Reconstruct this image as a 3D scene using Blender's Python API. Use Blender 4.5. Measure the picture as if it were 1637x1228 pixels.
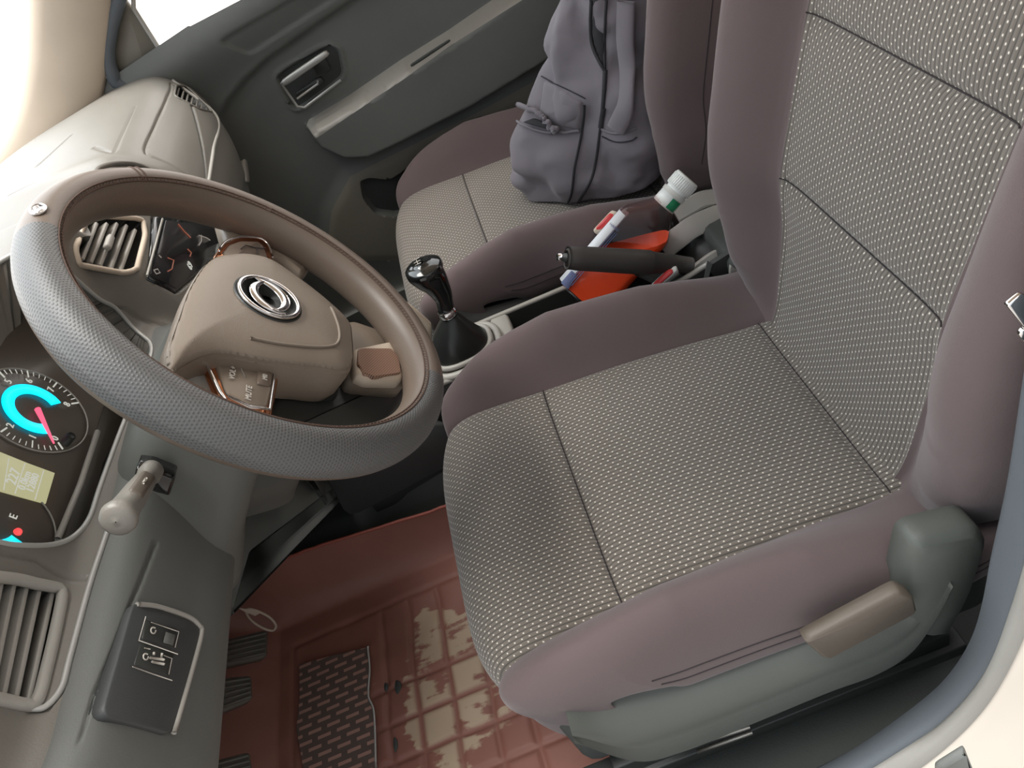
import bpy, bmesh, math, random
import numpy as np
from mathutils import Vector, Matrix
from mathutils.bvhtree import BVHTree
random.seed(4); np.random.seed(4)
S = bpy.context.scene
COL = S.collection
for o in list(bpy.data.objects): bpy.data.objects.remove(o, do_unlink=True)

# ------------------------------------------------------------------ camera
W, H = 1637, 1228
CC = np.array([-0.6381965668, 0.2829380452, 1.0741052809])
CR = np.array([[-0.20161889, -0.90396185, -0.37709786], [-0.61625207, 0.41632516, -0.66851084], [0.76130362, 0.09760292, -0.64100738]])
CF = 1274.01
cd = bpy.data.cameras.new('camera'); cam = bpy.data.objects.new('camera', cd); COL.objects.link(cam)
cd.sensor_width = 36; cd.lens = CF / W * 36; cd.clip_start = 0.02; cd.clip_end = 100
r_, d_, f_ = CR
cam.matrix_world = Matrix(((r_[0], -d_[0], -f_[0], CC[0]), (r_[1], -d_[1], -f_[1], CC[1]), (r_[2], -d_[2], -f_[2], CC[2]), (0, 0, 0, 1)))
S.camera = cam
# ------------------------------------------------------------------ light
wd = bpy.data.worlds.new('daylight'); S.world = wd; wd.use_nodes = True
nt = wd.node_tree; nt.nodes.clear()
wo = nt.nodes.new('ShaderNodeOutputWorld'); bg = nt.nodes.new('ShaderNodeBackground')
tc = nt.nodes.new('ShaderNodeTexCoord'); sx = nt.nodes.new('ShaderNodeSeparateXYZ'); nt.links.new(tc.outputs['Generated'], sx.inputs[0])
def wramp(out, stops):
    rp = nt.nodes.new('ShaderNodeValToRGB'); el = rp.color_ramp.elements
    mr = nt.nodes.new('ShaderNodeMapRange'); mr.inputs[1].default_value = -1; mr.inputs[2].default_value = 1; nt.links.new(out, mr.inputs[0]); nt.links.new(mr.outputs[0], rp.inputs[0])
    el[0].position = stops[0][0]; el[0].color = (*stops[0][1], 1); el[1].position = stops[-1][0]; el[1].color = (*stops[-1][1], 1)
    for p, c in stops[1:-1]: e = el.new(p); e.color = (*c, 1)
    return rp.outputs[0]
# bright hazy sky, bluer and stronger ahead of the windscreen, warm pale ground
vz = wramp(sx.outputs['Z'], [(0, (.62, .56, .50)), (.36, (.95, .86, .78)), (.5, (1.0, .95, .90)), (.75, (.93, .97, 1.0))])
vy = wramp(sx.outputs['Y'], [(0, (.50, .48, .46)), (.45, (.62, .60, .59)), (.75, (.92, .97, 1.0)), (1, (1.0, 1.0, 1.0))])
mm_ = nt.nodes.new('ShaderNodeMix'); mm_.data_type = 'RGBA'; mm_.blend_type = 'MULTIPLY'; mm_.inputs[0].default_value = 1; nt.links.new(vz, mm_.inputs[6]); nt.links.new(vy, mm_.inputs[7])
vx = wramp(sx.outputs['X'], [(0, (.22, .23, .24)), (.35, (.40, .40, .41)), (.6, (1.0, 1.0, 1.0)), (1, (1.0, 1.0, 1.0))])
m2_ = nt.nodes.new('ShaderNodeMix'); m2_.data_type = 'RGBA'; m2_.blend_type = 'MULTIPLY'; m2_.inputs[0].default_value = 1; nt.links.new(mm_.outputs[2], m2_.inputs[6]); nt.links.new(vx, m2_.inputs[7])
nt.links.new(m2_.outputs[2], bg.inputs[0]); bg.inputs[1].default_value = 2.8
nt.links.new(bg.outputs[0], wo.inputs[0])
def sun(name, direction, strength, angle, color):
    l = bpy.data.lights.new(name, 'SUN'); l.energy = strength; l.angle = math.radians(angle); l.color = color
    o = bpy.data.objects.new(name, l); COL.objects.link(o)
    o.rotation_euler = Vector(direction).to_track_quat('-Z', 'Y').to_euler(); return o
sun('sun', (-.05, -.10, -.98), 3.2, 40, (1, .96, .9))
S.view_settings.view_transform = 'Standard'; S.view_settings.look = 'None'
S.view_settings.exposure = 0.6; S.view_settings.gamma = 1; S.view_settings.use_curve_mapping = False

# ------------------------------------------------------------------ pixel -> place on a known plane of the car
def ray(px, py):
    return np.array([(px - W / 2) / CF, (py - H / 2) / CF, 1.0]) @ CR
def at(px, py, x=None, y=None, z=None, P=None, N=None):
    r = ray(px, py)
    if x is not None: t = (x - CC[0]) / r[0]
    elif y is not None: t = (y - CC[1]) / r[1]
    elif z is not None: t = (z - CC[2]) / r[2]
    else: t = np.dot(np.array(P) - CC, N) / np.dot(r, N)
    return CC + t * r

# ------------------------------------------------------------------ materials
def srgb(c):
    return tuple((v / 255 / 12.92 if v / 255 <= .04045 else ((v / 255 + .055) / 1.055) ** 2.4) for v in c) + (1,)
class NT:
    def __init__(s, name):
        s.m = bpy.data.materials.new(name); s.m.use_nodes = True; s.t = s.m.node_tree
        s.b = s.t.nodes['Principled BSDF']; s.out = s.t.nodes['Material Output']
    def n(s, typ, **kw):
        nd = s.t.nodes.new(typ)
        for k, v in kw.items(): setattr(nd, k, v)
        return nd
    def l(s, a, b): s.t.links.new(a, b)
    def math(s, op, a, b=None, c=None):
        nd = s.n('ShaderNodeMath', operation=op)
        for i, v in enumerate((a, b, c)):
            if v is None: continue
            if isinstance(v, (int, float)): nd.inputs[i].default_value = v
            else: s.l(v, nd.inputs[i])
        return nd.outputs[0]
    def mix(s, f, a, b):
        nd = s.n('ShaderNodeMix', data_type='RGBA')
        for i, v in ((0, f), (6, a), (7, b)):
            if isinstance(v, (int, float)): nd.inputs[i].default_value = v
            elif isinstance(v, tuple): nd.inputs[i].default_value = v
            else: s.l(v, nd.inputs[i])
        return nd.outputs[2]
    def noise(s, scale, detail=2, coord='Object'):
        t = s.n('ShaderNodeTexCoord'); nd = s.n('ShaderNodeTexNoise'); nd.inputs['Scale'].default_value = scale; nd.inputs['Detail'].default_value = detail
        s.l(t.outputs[coord], nd.inputs['Vector']); return nd.outputs[0]
    def bump(s, h, strength=.3, dist=.001):
        nd = s.n('ShaderNodeBump'); nd.inputs['Strength'].default_value = strength; nd.inputs['Distance'].default_value = dist
        s.l(h, nd.inputs['Height']); s.l(nd.outputs[0], s.b.inputs['Normal'])
    def ramp(s, v, a, b):
        nd = s.n('ShaderNodeMapRange'); s.l(v, nd.inputs[0]); nd.inputs[1].default_value = a; nd.inputs[2].default_value = b
        return nd.outputs[0]
def mat(name, rgb, rough=.5, metal=0, var=.12, grain=900, bump=.25, spec=.5, sheen=0, coat=0):
    k = NT(name); c = srgb(rgb)
    if var:
        n = k.noise(9, 4); c2 = tuple(v * (1 - var) for v in c[:3]) + (1,); c3 = tuple(min(1, v * (1 + var)) for v in c[:3]) + (1,)
        k.l(k.mix(n, c2, c3), k.b.inputs['Base Color'])
    else: k.b.inputs['Base Color'].default_value = c
    k.b.inputs['Roughness'].default_value = rough; k.b.inputs['Metallic'].default_value = metal
    k.b.inputs['Specular IOR Level'].default_value = spec
    if sheen: k.b.inputs['Sheen Weight'].default_value = sheen; k.b.inputs['Sheen Roughness'].default_value = .4
    if coat: k.b.inputs['Coat Weight'].default_value = coat
    if grain and bump: k.bump(k.noise(grain, 1), bump, .0006)
    return k.m
def emis(name, rgb, st):
    k = NT(name); k.b.inputs['Base Color'].default_value = (0.01, .01, .01, 1); k.b.inputs['Emission Color'].default_value = srgb(rgb); k.b.inputs['Emission Strength'].default_value = st; return k.m
def dotted_fabric(name, base, valley, dot):
    k = NT(name); uv = k.n('ShaderNodeUVMap'); uv.uv_map = 'UVMap'; s = k.n('ShaderNodeSeparateXYZ'); k.l(uv.outputs[0], s.inputs[0])
    dx, dy = .0055, .0092
    a = k.math('DIVIDE', s.outputs[0], dx); row = k.math('FLOOR', a); fa = k.math('SUBTRACT', k.math('FRACT', a), .5)
    b = k.math('ADD', k.math('DIVIDE', s.outputs[1], dy), k.math('MULTIPLY', row, .5)); fb = k.math('SUBTRACT', k.math('FRACT', b), .5)
    d = k.math('SQRT', k.math('ADD', k.math('POWER', k.math('MULTIPLY', fa, dx), 2), k.math('POWER', k.math('MULTIPLY', fb, dy * .8), 2)))
    m = k.n('ShaderNodeMapRange'); k.l(d, m.inputs[0]); m.inputs[1].default_value = .00105; m.inputs[2].default_value = .0006; m.inputs[3].default_value = 0; m.inputs[4].default_value = 1
    rid = k.math('ABSOLUTE', fa); rr = k.ramp(rid, .28, .5)
    big = k.noise(7, 3)
    bc = k.mix(big, tuple(v * .85 for v in srgb(base)[:3]) + (1,), tuple(v * 1.15 for v in srgb(base)[:3]) + (1,))
    c = k.mix(rr, bc, srgb(valley)); c = k.mix(m.outputs[0], c, srgb(dot)); k.l(c, k.b.inputs['Base Color'])
    k.b.inputs['Roughness'].default_value = .85; k.b.inputs['Sheen Weight'].default_value = .25
    hh = k.math('SUBTRACT', 1.0, k.math('MULTIPLY', rid, 2.0)); k.bump(hh, .5, .0012)
    return k.m
M = {}
M['plastic'] = mat('dark_grey_plastic', (104, 106, 102), .5)
M['dash'] = mat('lit_dash_plastic', (122, 118, 111), .42, grain=700, bump=.3)  # warmer and lighter than the lower dash: daylight put into its colour
M['door'] = mat('door_plastic', (108, 111, 108), .55)
M['doorlight'] = mat('light_door_plastic', (128, 124, 114), .55)
M['black'] = mat('black_plastic', (54, 56, 54), .4)
M['gloss'] = mat('gloss_black', (22, 24, 24), .12, grain=0, coat=.6)
M['dark'] = mat('dark_recess', (66, 70, 67), .7)
M['carpet'] = mat('dark_carpet', (64, 67, 65), .95, grain=500, bump=.8)
M['light'] = mat('light_grey_plastic', (165, 162, 155), .4)
M['beige'] = mat('beige_trim', (205, 190, 172), .7, bump=.1)
M['edge'] = mat('satin_edge', (190, 190, 186), .35, metal=.3, bump=0)
M['chrome'] = mat('chrome', (225, 222, 220), .12, metal=1, var=0, bump=0)
M['tintchrome'] = mat('warm_reflection_chrome', (232, 160, 120), .2, metal=1, var=0, bump=0)  # chrome tinted orange: a warm reflection put into its colour
M['mauve'] = mat('mauve_fabric', (101, 87, 87), .9, grain=1600, bump=.5, sheen=.25, var=.1)
M['insert'] = dotted_fabric('dotted_seat_fabric', (116, 109, 101), (68, 64, 59), (228, 222, 210))
M['stitch'] = mat('dark_stitching', (52, 46, 48), .9, bump=0)
M['rubber'] = mat('rubber_seal', (92, 98, 104), .7)
M['paint'] = mat('white_body_paint', (232, 222, 208), .3, var=.04, bump=0, coat=.5)
M['sealgrey'] = mat('light_rubber_edge', (150, 148, 142), .6)
M['pack'] = mat('grey_canvas', (116, 111, 117), .92, grain=1500, bump=.5, sheen=.2)
M['packdark'] = mat('dark_piping', (40, 40, 44), .8)
M['boot'] = mat('black_leather', (38, 40, 39), .3, grain=300, bump=.3)
M['grip'] = mat('handbrake_rubber', (60, 56, 53), .55)
M['lever'] = mat('tan_grey_plastic', (100, 91, 81), .5)
M['warmplastic'] = mat('hub_plastic', (136, 124, 111), .42, grain=1500, bump=.4)
M['skirt'] = mat('skirt_plastic', (88, 91, 86), .55)
M['panel'] = mat('panel_plastic', (66, 68, 68), .5)
M['rimstitch'] = mat('brown_stitching', (92, 72, 62), .8, bump=0)
M['dial'] = mat('hazed_dial_face', (92, 84, 76), .3, bump=0, var=.15)  # lightened: haze and reflection of the cover glass put into its colour
M['screen'] = mat('display_glass', (44, 42, 42), .15, bump=0, var=.1)
M['metal'] = mat('worn_metal', (150, 146, 138), .35, metal=.8)
M['stalk'] = mat('grey_stalk', (132, 128, 121), .35)
M['white'] = mat('white_plastic', (228, 230, 226), .35, bump=0)
M['label'] = mat('label_paper', (225, 228, 232), .5, bump=0, var=.03)
M['ink'] = mat('label_ink', (110, 120, 160), .6, bump=0)
M['green'] = mat('green_label', (40, 140, 95), .5, bump=0)
M['red'] = mat('red_button', (205, 60, 62), .35, bump=0)
M['mark'] = mat('white_marking', (205, 200, 190), .5, bump=0)
M['pedal'] = mat('pedal_rubber', (88, 84, 76), .6)
M['cyan'] = emis('cyan_backlight', (0, 205, 245), 1.3)
M['pink'] = emis('pink_needle', (235, 90, 120), 1.0)
M['redlamp'] = emis('red_lamp', (235, 70, 70), 1.0)
M['lcd'] = emis('lcd_backlight', (185, 182, 140), .6)
M['dialmark'] = emis('lit_marking', (200, 200, 190), .6)
M['iconorange'] = emis('icon_orange', (190, 110, 85), .35)
M['icongrey'] = emis('icon_grey', (170, 160, 150), .4)
def rimmat():
    k = NT('perforated_leather'); uv = k.n('ShaderNodeUVMap'); uv.uv_map = 'UVMap'
    s = k.n('ShaderNodeSeparateXYZ'); k.l(uv.outputs[0], s.inputs[0])
    a = k.math('DIVIDE', s.outputs[0], .0027); b = k.math('DIVIDE', s.outputs[1], .0027)
    row = k.math('FLOOR', a); fa = k.math('SUBTRACT', k.math('FRACT', a), .5); fb = k.math('SUBTRACT', k.math('FRACT', k.math('ADD', b, k.math('MULTIPLY', row, .5))), .5)
    d = k.math('SQRT', k.math('ADD', k.math('POWER', fa, 2), k.math('POWER', fb, 2))); h = k.ramp(d, .15, .4)
    k.l(k.mix(h, srgb((82, 82, 82)), srgb((98, 98, 97))), k.b.inputs['Base Color']); k.b.inputs['Roughness'].default_value = .42
    k.bump(h, .35, .0008); return k.m
M['rimperf'] = rimmat()
M['rimsmooth'] = mat('smooth_leather', (112, 99, 88), .4, grain=400, bump=.2)
def glass(name, tint=(1, 1, 1)):
    k = NT(name); tr = k.n('ShaderNodeBsdfTransparent'); tr.inputs[0].default_value = (*tint, 1); gl = k.n('ShaderNodeBsdfGlossy'); gl.inputs['Roughness'].default_value = .02 if tint == (1, 1, 1) else .05
    lw = k.n('ShaderNodeLayerWeight'); lw.inputs[0].default_value = .5; fr = k.math('ADD', k.math('MULTIPLY', k.math('POWER', lw.outputs['Facing'], 4.0), .5 if tint == (1, 1, 1) else .2), .03); mx = k.n('ShaderNodeMixShader'); k.l(fr, mx.inputs[0]); k.l(tr.outputs[0], mx.inputs[1]); k.l(gl.outputs[0], mx.inputs[2]); k.l(mx.outputs[0], k.out.inputs[0]); return k.m
M['glass'] = glass('window_glass')
M['clear'] = glass('clear_plastic', (.90, .82, .82))
def liquid():
    k = NT('orange_liquid'); k.b.inputs['Base Color'].default_value = srgb((255, 92, 44)); k.b.inputs['Roughness'].default_value = .15
    k.b.inputs['Transmission Weight'].default_value = .15; k.b.inputs['Subsurface Weight'].default_value = 0; return k.m
M['liquid'] = liquid()
def matmat():
    # brick red moulded leather mat: grooves are geometry, tan patches are where the surface has worn through
    k = NT('worn_red_leather'); t = k.n('ShaderNodeTexCoord')
    g = k.n('ShaderNodeNewGeometry'); s = k.n('ShaderNodeSeparateXYZ'); k.l(g.outputs['Position'], s.inputs[0])
    mp = k.n('ShaderNodeMapping'); mp.inputs['Scale'].default_value = (60, 9, 9); k.l(g.outputs['Position'], mp.inputs[0])
    n1 = k.n('ShaderNodeTexNoise'); n1.inputs['Scale'].default_value = 1.6; n1.inputs['Detail'].default_value = 6; k.l(mp.outputs[0], n1.inputs[0])
    n2 = k.n('ShaderNodeTexNoise'); n2.inputs['Scale'].default_value = 16; n2.inputs['Detail'].default_value = 8; k.l(g.outputs['Position'], n2.inputs[0])
    ex = k.math('DIVIDE', k.math('SUBTRACT', s.outputs[0], -.02), .12); ey = k.math('DIVIDE', k.math('SUBTRACT', s.outputs[1], .655), .085)
    r2 = k.math('ADD', k.math('POWER', ex, 2), k.math('POWER', ey, 2))
    v = k.math('ADD', k.math('SUBTRACT', 1.0, k.math('MULTIPLY', r2, .55)), k.math('MULTIPLY', k.math('SUBTRACT', n2.outputs[0], .52), 3.4))
    v = k.math('ADD', v, k.math('MULTIPLY', k.math('SUBTRACT', n1.outputs[0], .5), 1.4))
    up = k.n('ShaderNodeAttribute'); up.attribute_name = 'cell'
    v = k.math('MULTIPLY', k.ramp(v, .45, .62), up.outputs['Fac'])
    cc = k.mix(k.noise(14, 4), srgb((128, 83, 72)), srgb((150, 102, 89)))
    k.l(k.mix(v, cc, srgb((182, 160, 136))), k.b.inputs['Base Color']); k.b.inputs['Roughness'].default_value = .55
    k.bump(n2.outputs[0], .25, .002); return k.m
M['mat'] = matmat()
def padmat():
    k = NT('slotted_heel_pad'); uv = k.n('ShaderNodeUVMap'); uv.uv_map = 'UVMap'; s = k.n('ShaderNodeSeparateXYZ'); k.l(uv.outputs[0], s.inputs[0])
    a = k.math('DIVIDE', s.outputs[0], .0128); row = k.math('FLOOR', a); fa = k.math('ABSOLUTE', k.math('SUBTRACT', k.math('FRACT', a), .5))
    b = k.math('ADD', k.math('DIVIDE', s.outputs[1], .031), k.math('MULTIPLY', row, .5)); fb = k.math('ABSOLUTE', k.math('SUBTRACT', k.math('FRACT', b), .5))
    m = k.math('MULTIPLY', k.math('LESS_THAN', fa, .2), k.math('LESS_THAN', fb, .34))
    k.l(k.mix(m, srgb((98, 84, 77)), srgb((168, 130, 118))), k.b.inputs['Base Color']); k.b.inputs['Roughness'].default_value = .5
    k.bump(m, .6, -.002); return k.m
M['pad'] = padmat()
def perf():
    k = NT('perforated_trim'); uv = k.n('ShaderNodeUVMap'); uv.uv_map = 'UVMap'; q = k.n('ShaderNodeSeparateXYZ'); k.l(uv.outputs[0], q.inputs[0])
    a = k.math('DIVIDE', q.outputs[0], .0021); b = k.math('DIVIDE', q.outputs[1], .0024); row = k.math('FLOOR', a); fa = k.math('SUBTRACT', k.math('FRACT', a), .5); fb = k.math('SUBTRACT', k.math('FRACT', k.math('ADD', b, k.math('MULTIPLY', row, .5))), .5)
    v = k.ramp(k.math('ADD', k.math('POWER', fa, 2), k.math('POWER', fb, 2)), .03, .14); k.l(k.mix(v, srgb((74, 52, 44)), srgb((160, 126, 106))), k.b.inputs['Base Color']); k.b.inputs['Roughness'].default_value = .4; return k.m
M['perf'] = perf()

# ------------------------------------------------------------------ object helpers
def origin_of(p):
    v = np.zeros(3)
    while p is not None: v = v + np.array(p.location); p = p.parent
    return v
def prop(o, label=None, cat=None, group=None, kind=None):
    for k, v in (('label', label), ('category', cat), ('group', group), ('kind', kind)):
        if v: o[k] = v
    return o
def thing(name, loc, label, cat, group=None):
    o = bpy.data.objects.new(name, None); o.empty_display_size = .05; COL.objects.link(o); o.location = tuple(float(v) for v in loc)
    return prop(o, label, cat, group)
def mesh(name, v, f, m, parent=None, smooth=True, uv=None, label=None, attr=None):
    v = np.array(v, float)
    if parent is not None: org = origin_of(parent)
    else: org = np.array([(v[:, 0].min() + v[:, 0].max()) / 2, (v[:, 1].min() + v[:, 1].max()) / 2, v[:, 2].min()])
    me = bpy.data.meshes.new(name); me.from_pydata((v - org).tolist(), [], [list(map(int, q)) for q in f]); me.update()
    if smooth: me.polygons.foreach_set('use_smooth', [True] * len(me.polygons))
    if uv is not None:
        L = me.uv_layers.new(name='UVMap'); li = np.zeros(len(me.loops), int); me.loops.foreach_get('vertex_index', li)
        L.data.foreach_set('uv', np.array(uv, float)[li].ravel())
    if attr is not None:
        A = me.attributes.new('cell', 'FLOAT', 'POINT'); A.data.foreach_set('value', np.array(attr, float))
    me.materials.append(M[m] if isinstance(m, str) else m)
    o = bpy.data.objects.new(name, me); COL.objects.link(o)
    if parent is not None: o.parent = parent
    else: o.location = tuple(org)
    if label: o['label'] = label
    return o
class MB:
    """collects several shapes into ONE mesh"""
    def __init__(s): s.v = []; s.f = []
    def add(s, v, f):
        b = len(s.v); s.v += [tuple(map(float, p)) for p in v]; s.f += [tuple(b + i for i in q) for q in f]; return s
    def build(s, name, m, parent=None, smooth=True, sharp=None, **k):
        o = mesh(name, s.v, s.f, m, parent, smooth, **k)
        if sharp:
            try: o.data.set_sharp_from_angle(angle=math.radians(sharp))
            except Exception: pass
        return o
def grid_faces(nu, nv, cu=False, cv=False):
    f = []
    for i in range(nu if cu else nu - 1):
        for j in range(nv if cv else nv - 1):
            a = i * nv + j; b = ((i + 1) % nu) * nv + j; c = ((i + 1) % nu) * nv + (j + 1) % nv; d = i * nv + (j + 1) % nv
            f.append((a, b, c, d))
    return f
def cr(pts, n, closed=False):
    """Catmull-Rom through pts, n samples"""
    P = np.array(pts, float); m = len(P)
    if closed: Q = np.vstack([P[-1], P, P[0], P[1]]); seg = m
    else: Q = np.vstack([2 * P[0] - P[1], P, 2 * P[-1] - P[-2]]); seg = m - 1
    out = []
    for t in np.linspace(0, seg, n, endpoint=not closed):
        i = min(int(t), seg - 1); u = t - i; a, b, c, d = Q[i:i + 4]
        out.append(.5 * (2 * b + (c - a) * u + (2 * a - 5 * b + 4 * c - d) * u * u + (3 * b - a - 3 * c + d) * u ** 3))
    return np.array(out)
def tube(pts, r, n=10, closed=False, caps=True, flat=1.0, up=None):
    P = np.array(pts, float); k = len(P); R = np.array(r if hasattr(r, '__len__') else [r] * k, float)
    T = np.roll(P, -1, 0) - np.roll(P, 1, 0)
    if not closed: T[0] = P[1] - P[0]; T[-1] = P[-1] - P[-2]
    T /= np.linalg.norm(T, axis=1)[:, None] + 1e-12
    a = np.array([0, 0, 1.]) if up is None else np.array(up, float)
    if abs(T[0] @ a) > .95 and up is None: a = np.array([1., 0, 0])
    N = []
    nrm = a - (a @ T[0]) * T[0]; nrm /= np.linalg.norm(nrm)
    for i in range(k):
        base = a if up is not None else nrm
        nrm = base - (base @ T[i]) * T[i]; nrm /= np.linalg.norm(nrm) + 1e-12; N.append(nrm)
    N = np.array(N); B = np.cross(T, N); v = []
    for i in range(k):
        for j in range(n):
            t = 2 * math.pi * j / n; v.append(P[i] + R[i] * (math.cos(t) * flat * N[i] + math.sin(t) * B[i]))
    f = grid_faces(k, n, closed, True)
    if not closed and caps: f += [tuple(range(n))[::-1], tuple((k - 1) * n + j for j in range(n))]
    return v, f
def lathe(p0, p1, prof, n=28, sx=1.0, sy=1.0, side=None):
    """prof = [(distance along axis, radius)]"""
    p0 = np.array(p0, float); ax = np.array(p1, float) - p0; ax /= np.linalg.norm(ax)
    a = np.array(side if side is not None else ([0, 0, 1.] if abs(ax[2]) < .9 else [1., 0, 0])); u = a - (a @ ax) * ax; u /= np.linalg.norm(u); w = np.cross(ax, u)
    v = [p0 + ax * d + r * (math.cos(2 * math.pi * j / n) * u * sx + math.sin(2 * math.pi * j / n) * w * sy) for d, r in prof for j in range(n)]
    k = len(prof); f = grid_faces(k, n, False, True) + [tuple(range(n))[::-1], tuple((k - 1) * n + j for j in range(n))]
    return v, f
def rbox(c, ax, hs, bev=.003, seg=2):
    bm = bmesh.new(); bmesh.ops.create_cube(bm, size=2)
    for q in bm.verts: q.co = Vector((q.co.x * hs[0], q.co.y * hs[1], q.co.z * hs[2]))
    if bev: bmesh.ops.bevel(bm, geom=list(bm.edges), offset=bev, segments=seg, profile=.5, affect='EDGES')
    A = np.array(ax, float); v = [np.array(c) + np.array(q.co) @ A for q in bm.verts]; bm.verts.index_update(); f = [[q.index for q in p.verts] for p in bm.faces]; bm.free(); return v, f
I3 = np.eye(3)
def frame(z, x):
    z = np.array(z, float); z /= np.linalg.norm(z); x = np.array(x, float); x = x - (x @ z) * z; x /= np.linalg.norm(x); return np.array([x, np.cross(z, x), z])
def slab(outline, nrm, th, bev=.0015, lift=0):
    """flat plate: outline of 3D points, thickness th behind the outline (against nrm), bevelled front edge"""
    P = np.array(outline, float); nrm = np.array(nrm, float); nrm /= np.linalg.norm(nrm); P = P + nrm * lift; c = P.mean(0); k = len(P)
    # orient CCW about nrm
    ar = sum(np.cross(P[i] - c, P[(i + 1) % k] - c) @ nrm for i in range(k))
    if ar < 0: P = P[::-1]
    inn = []
    for i in range(k):
        e1 = P[i] - P[i - 1]; e2 = P[(i + 1) % k] - P[i]; t = e1 / (np.linalg.norm(e1) + 1e-9) + e2 / (np.linalg.norm(e2) + 1e-9); q = np.cross(nrm, t); q /= np.linalg.norm(q) + 1e-9; inn.append(P[i] + q * bev)
    v = list(P - nrm * th) + list(P - nrm * bev) + inn
    f = []
    for a in (0, k):
        for i in range(k): f.append((a + i, a + (i + 1) % k, a + k + (i + 1) % k, a + k + i))
    f += [tuple(2 * k + i for i in range(k)), tuple(range(k))[::-1]]
    return v, f
def roundpoly(pts, r=.3, n=5):
    """round the corners of a polygon by fraction r"""
    P = np.array(pts, float); out = []; k = len(P)
    for i in range(k):
        a, b, c = P[i - 1], P[i], P[(i + 1) % k]; p = b + (a - b) * r; q = b + (c - b) * r
        for t in np.linspace(0, 1, n): out.append((1 - t) ** 2 * p + 2 * t * (1 - t) * b + t * t * q)
    return np.array(out)
def rrect(cx, cy, hx, hy, r, n=5):
    out = []
    for sx_, sy_, a0 in ((1, 1, 0), (-1, 1, 90), (-1, -1, 180), (1, -1, 270)):
        for t in np.linspace(0, 90, n):
            a = math.radians(a0 + t); out.append((cx + sx_ * (hx - r) + r * math.cos(a), cy + sy_ * (hy - r) + r * math.sin(a)))
    return np.array(out)
def text(name, s, c, right, up, size, m, parent, th=.0004, align='CENTER'):
    cu = bpy.data.curves.new('t', 'FONT'); cu.body = s; cu.size = size; cu.align_x = align; cu.align_y = 'CENTER'; cu.extrude = th; cu.resolution_u = 2
    o = bpy.data.objects.new('t', cu); COL.objects.link(o); bpy.context.view_layer.update()
    me = bpy.data.meshes.new_from_object(o.evaluated_get(bpy.context.evaluated_depsgraph_get())); bpy.data.objects.remove(o)
    r = np.array(right, float); r /= np.linalg.norm(r); u = np.array(up, float); u = u - (u @ r) * r; u /= np.linalg.norm(u); n = np.cross(r, u)
    v = [np.array(c) + r * q.co.x + u * q.co.y + n * q.co.z for q in me.vertices]; f = [list(p.vertices) for p in me.polygons]
    bpy.data.meshes.remove(me)
    return mesh(name, v, f, m, parent, False)
def sstep(a, b, x): t = np.clip((x - a) / (b - a), 0, 1); return t * t * (3 - 2 * t)
def sdpoly(P, X, Y):
    """signed distance to polygon, negative inside"""
    P = np.array(P, float); d = np.full(X.shape, 1e9); ins = np.zeros(X.shape, bool)
    for i in range(len(P)):
        ax, ay = P[i]; bx, by = P[(i + 1) % len(P)]; ex, ey = bx - ax, by - ay; L = ex * ex + ey * ey + 1e-12
        t = np.clip(((X - ax) * ex + (Y - ay) * ey) / L, 0, 1); d = np.minimum(d, (X - ax - t * ex) ** 2 + (Y - ay - t * ey) ** 2)
        c = ((ay > Y) != (by > Y)) & (X < (bx - ax) * (Y - ay) / (by - ay + 1e-15) + ax); ins ^= c
    d = np.sqrt(d); return np.where(ins, -d, d)
def dline(P, X, Y):
    P = np.array(P, float); d = np.full(X.shape, 1e9)
    for i in range(len(P) - 1):
        ax, ay = P[i]; bx, by = P[i + 1]; ex, ey = bx - ax, by - ay; L = ex * ex + ey * ey + 1e-12
        t = np.clip(((X - ax) * ex + (Y - ay) * ey) / L, 0, 1); d = np.minimum(d, (X - ax - t * ex) ** 2 + (Y - ay - t * ey) ** 2)
    return np.sqrt(d)
def vnoise(X, Y, s, seed=0):
    """smooth value noise"""
    rs = np.random.RandomState(seed); G = rs.rand(64, 64) * 2 - 1; x = X / s; y = Y / s; i = np.floor(x).astype(int); j = np.floor(y).astype(int); u = x - i; v = y - j; u = u * u * (3 - 2 * u); v = v * v * (3 - 2 * v)
    g = lambda a, b: G[a % 64, b % 64]
    return (g(i, j) * (1 - u) + g(i + 1, j) * u) * (1 - v) + (g(i, j + 1) * (1 - u) + g(i + 1, j + 1) * u) * v
exec_parts = []

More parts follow.
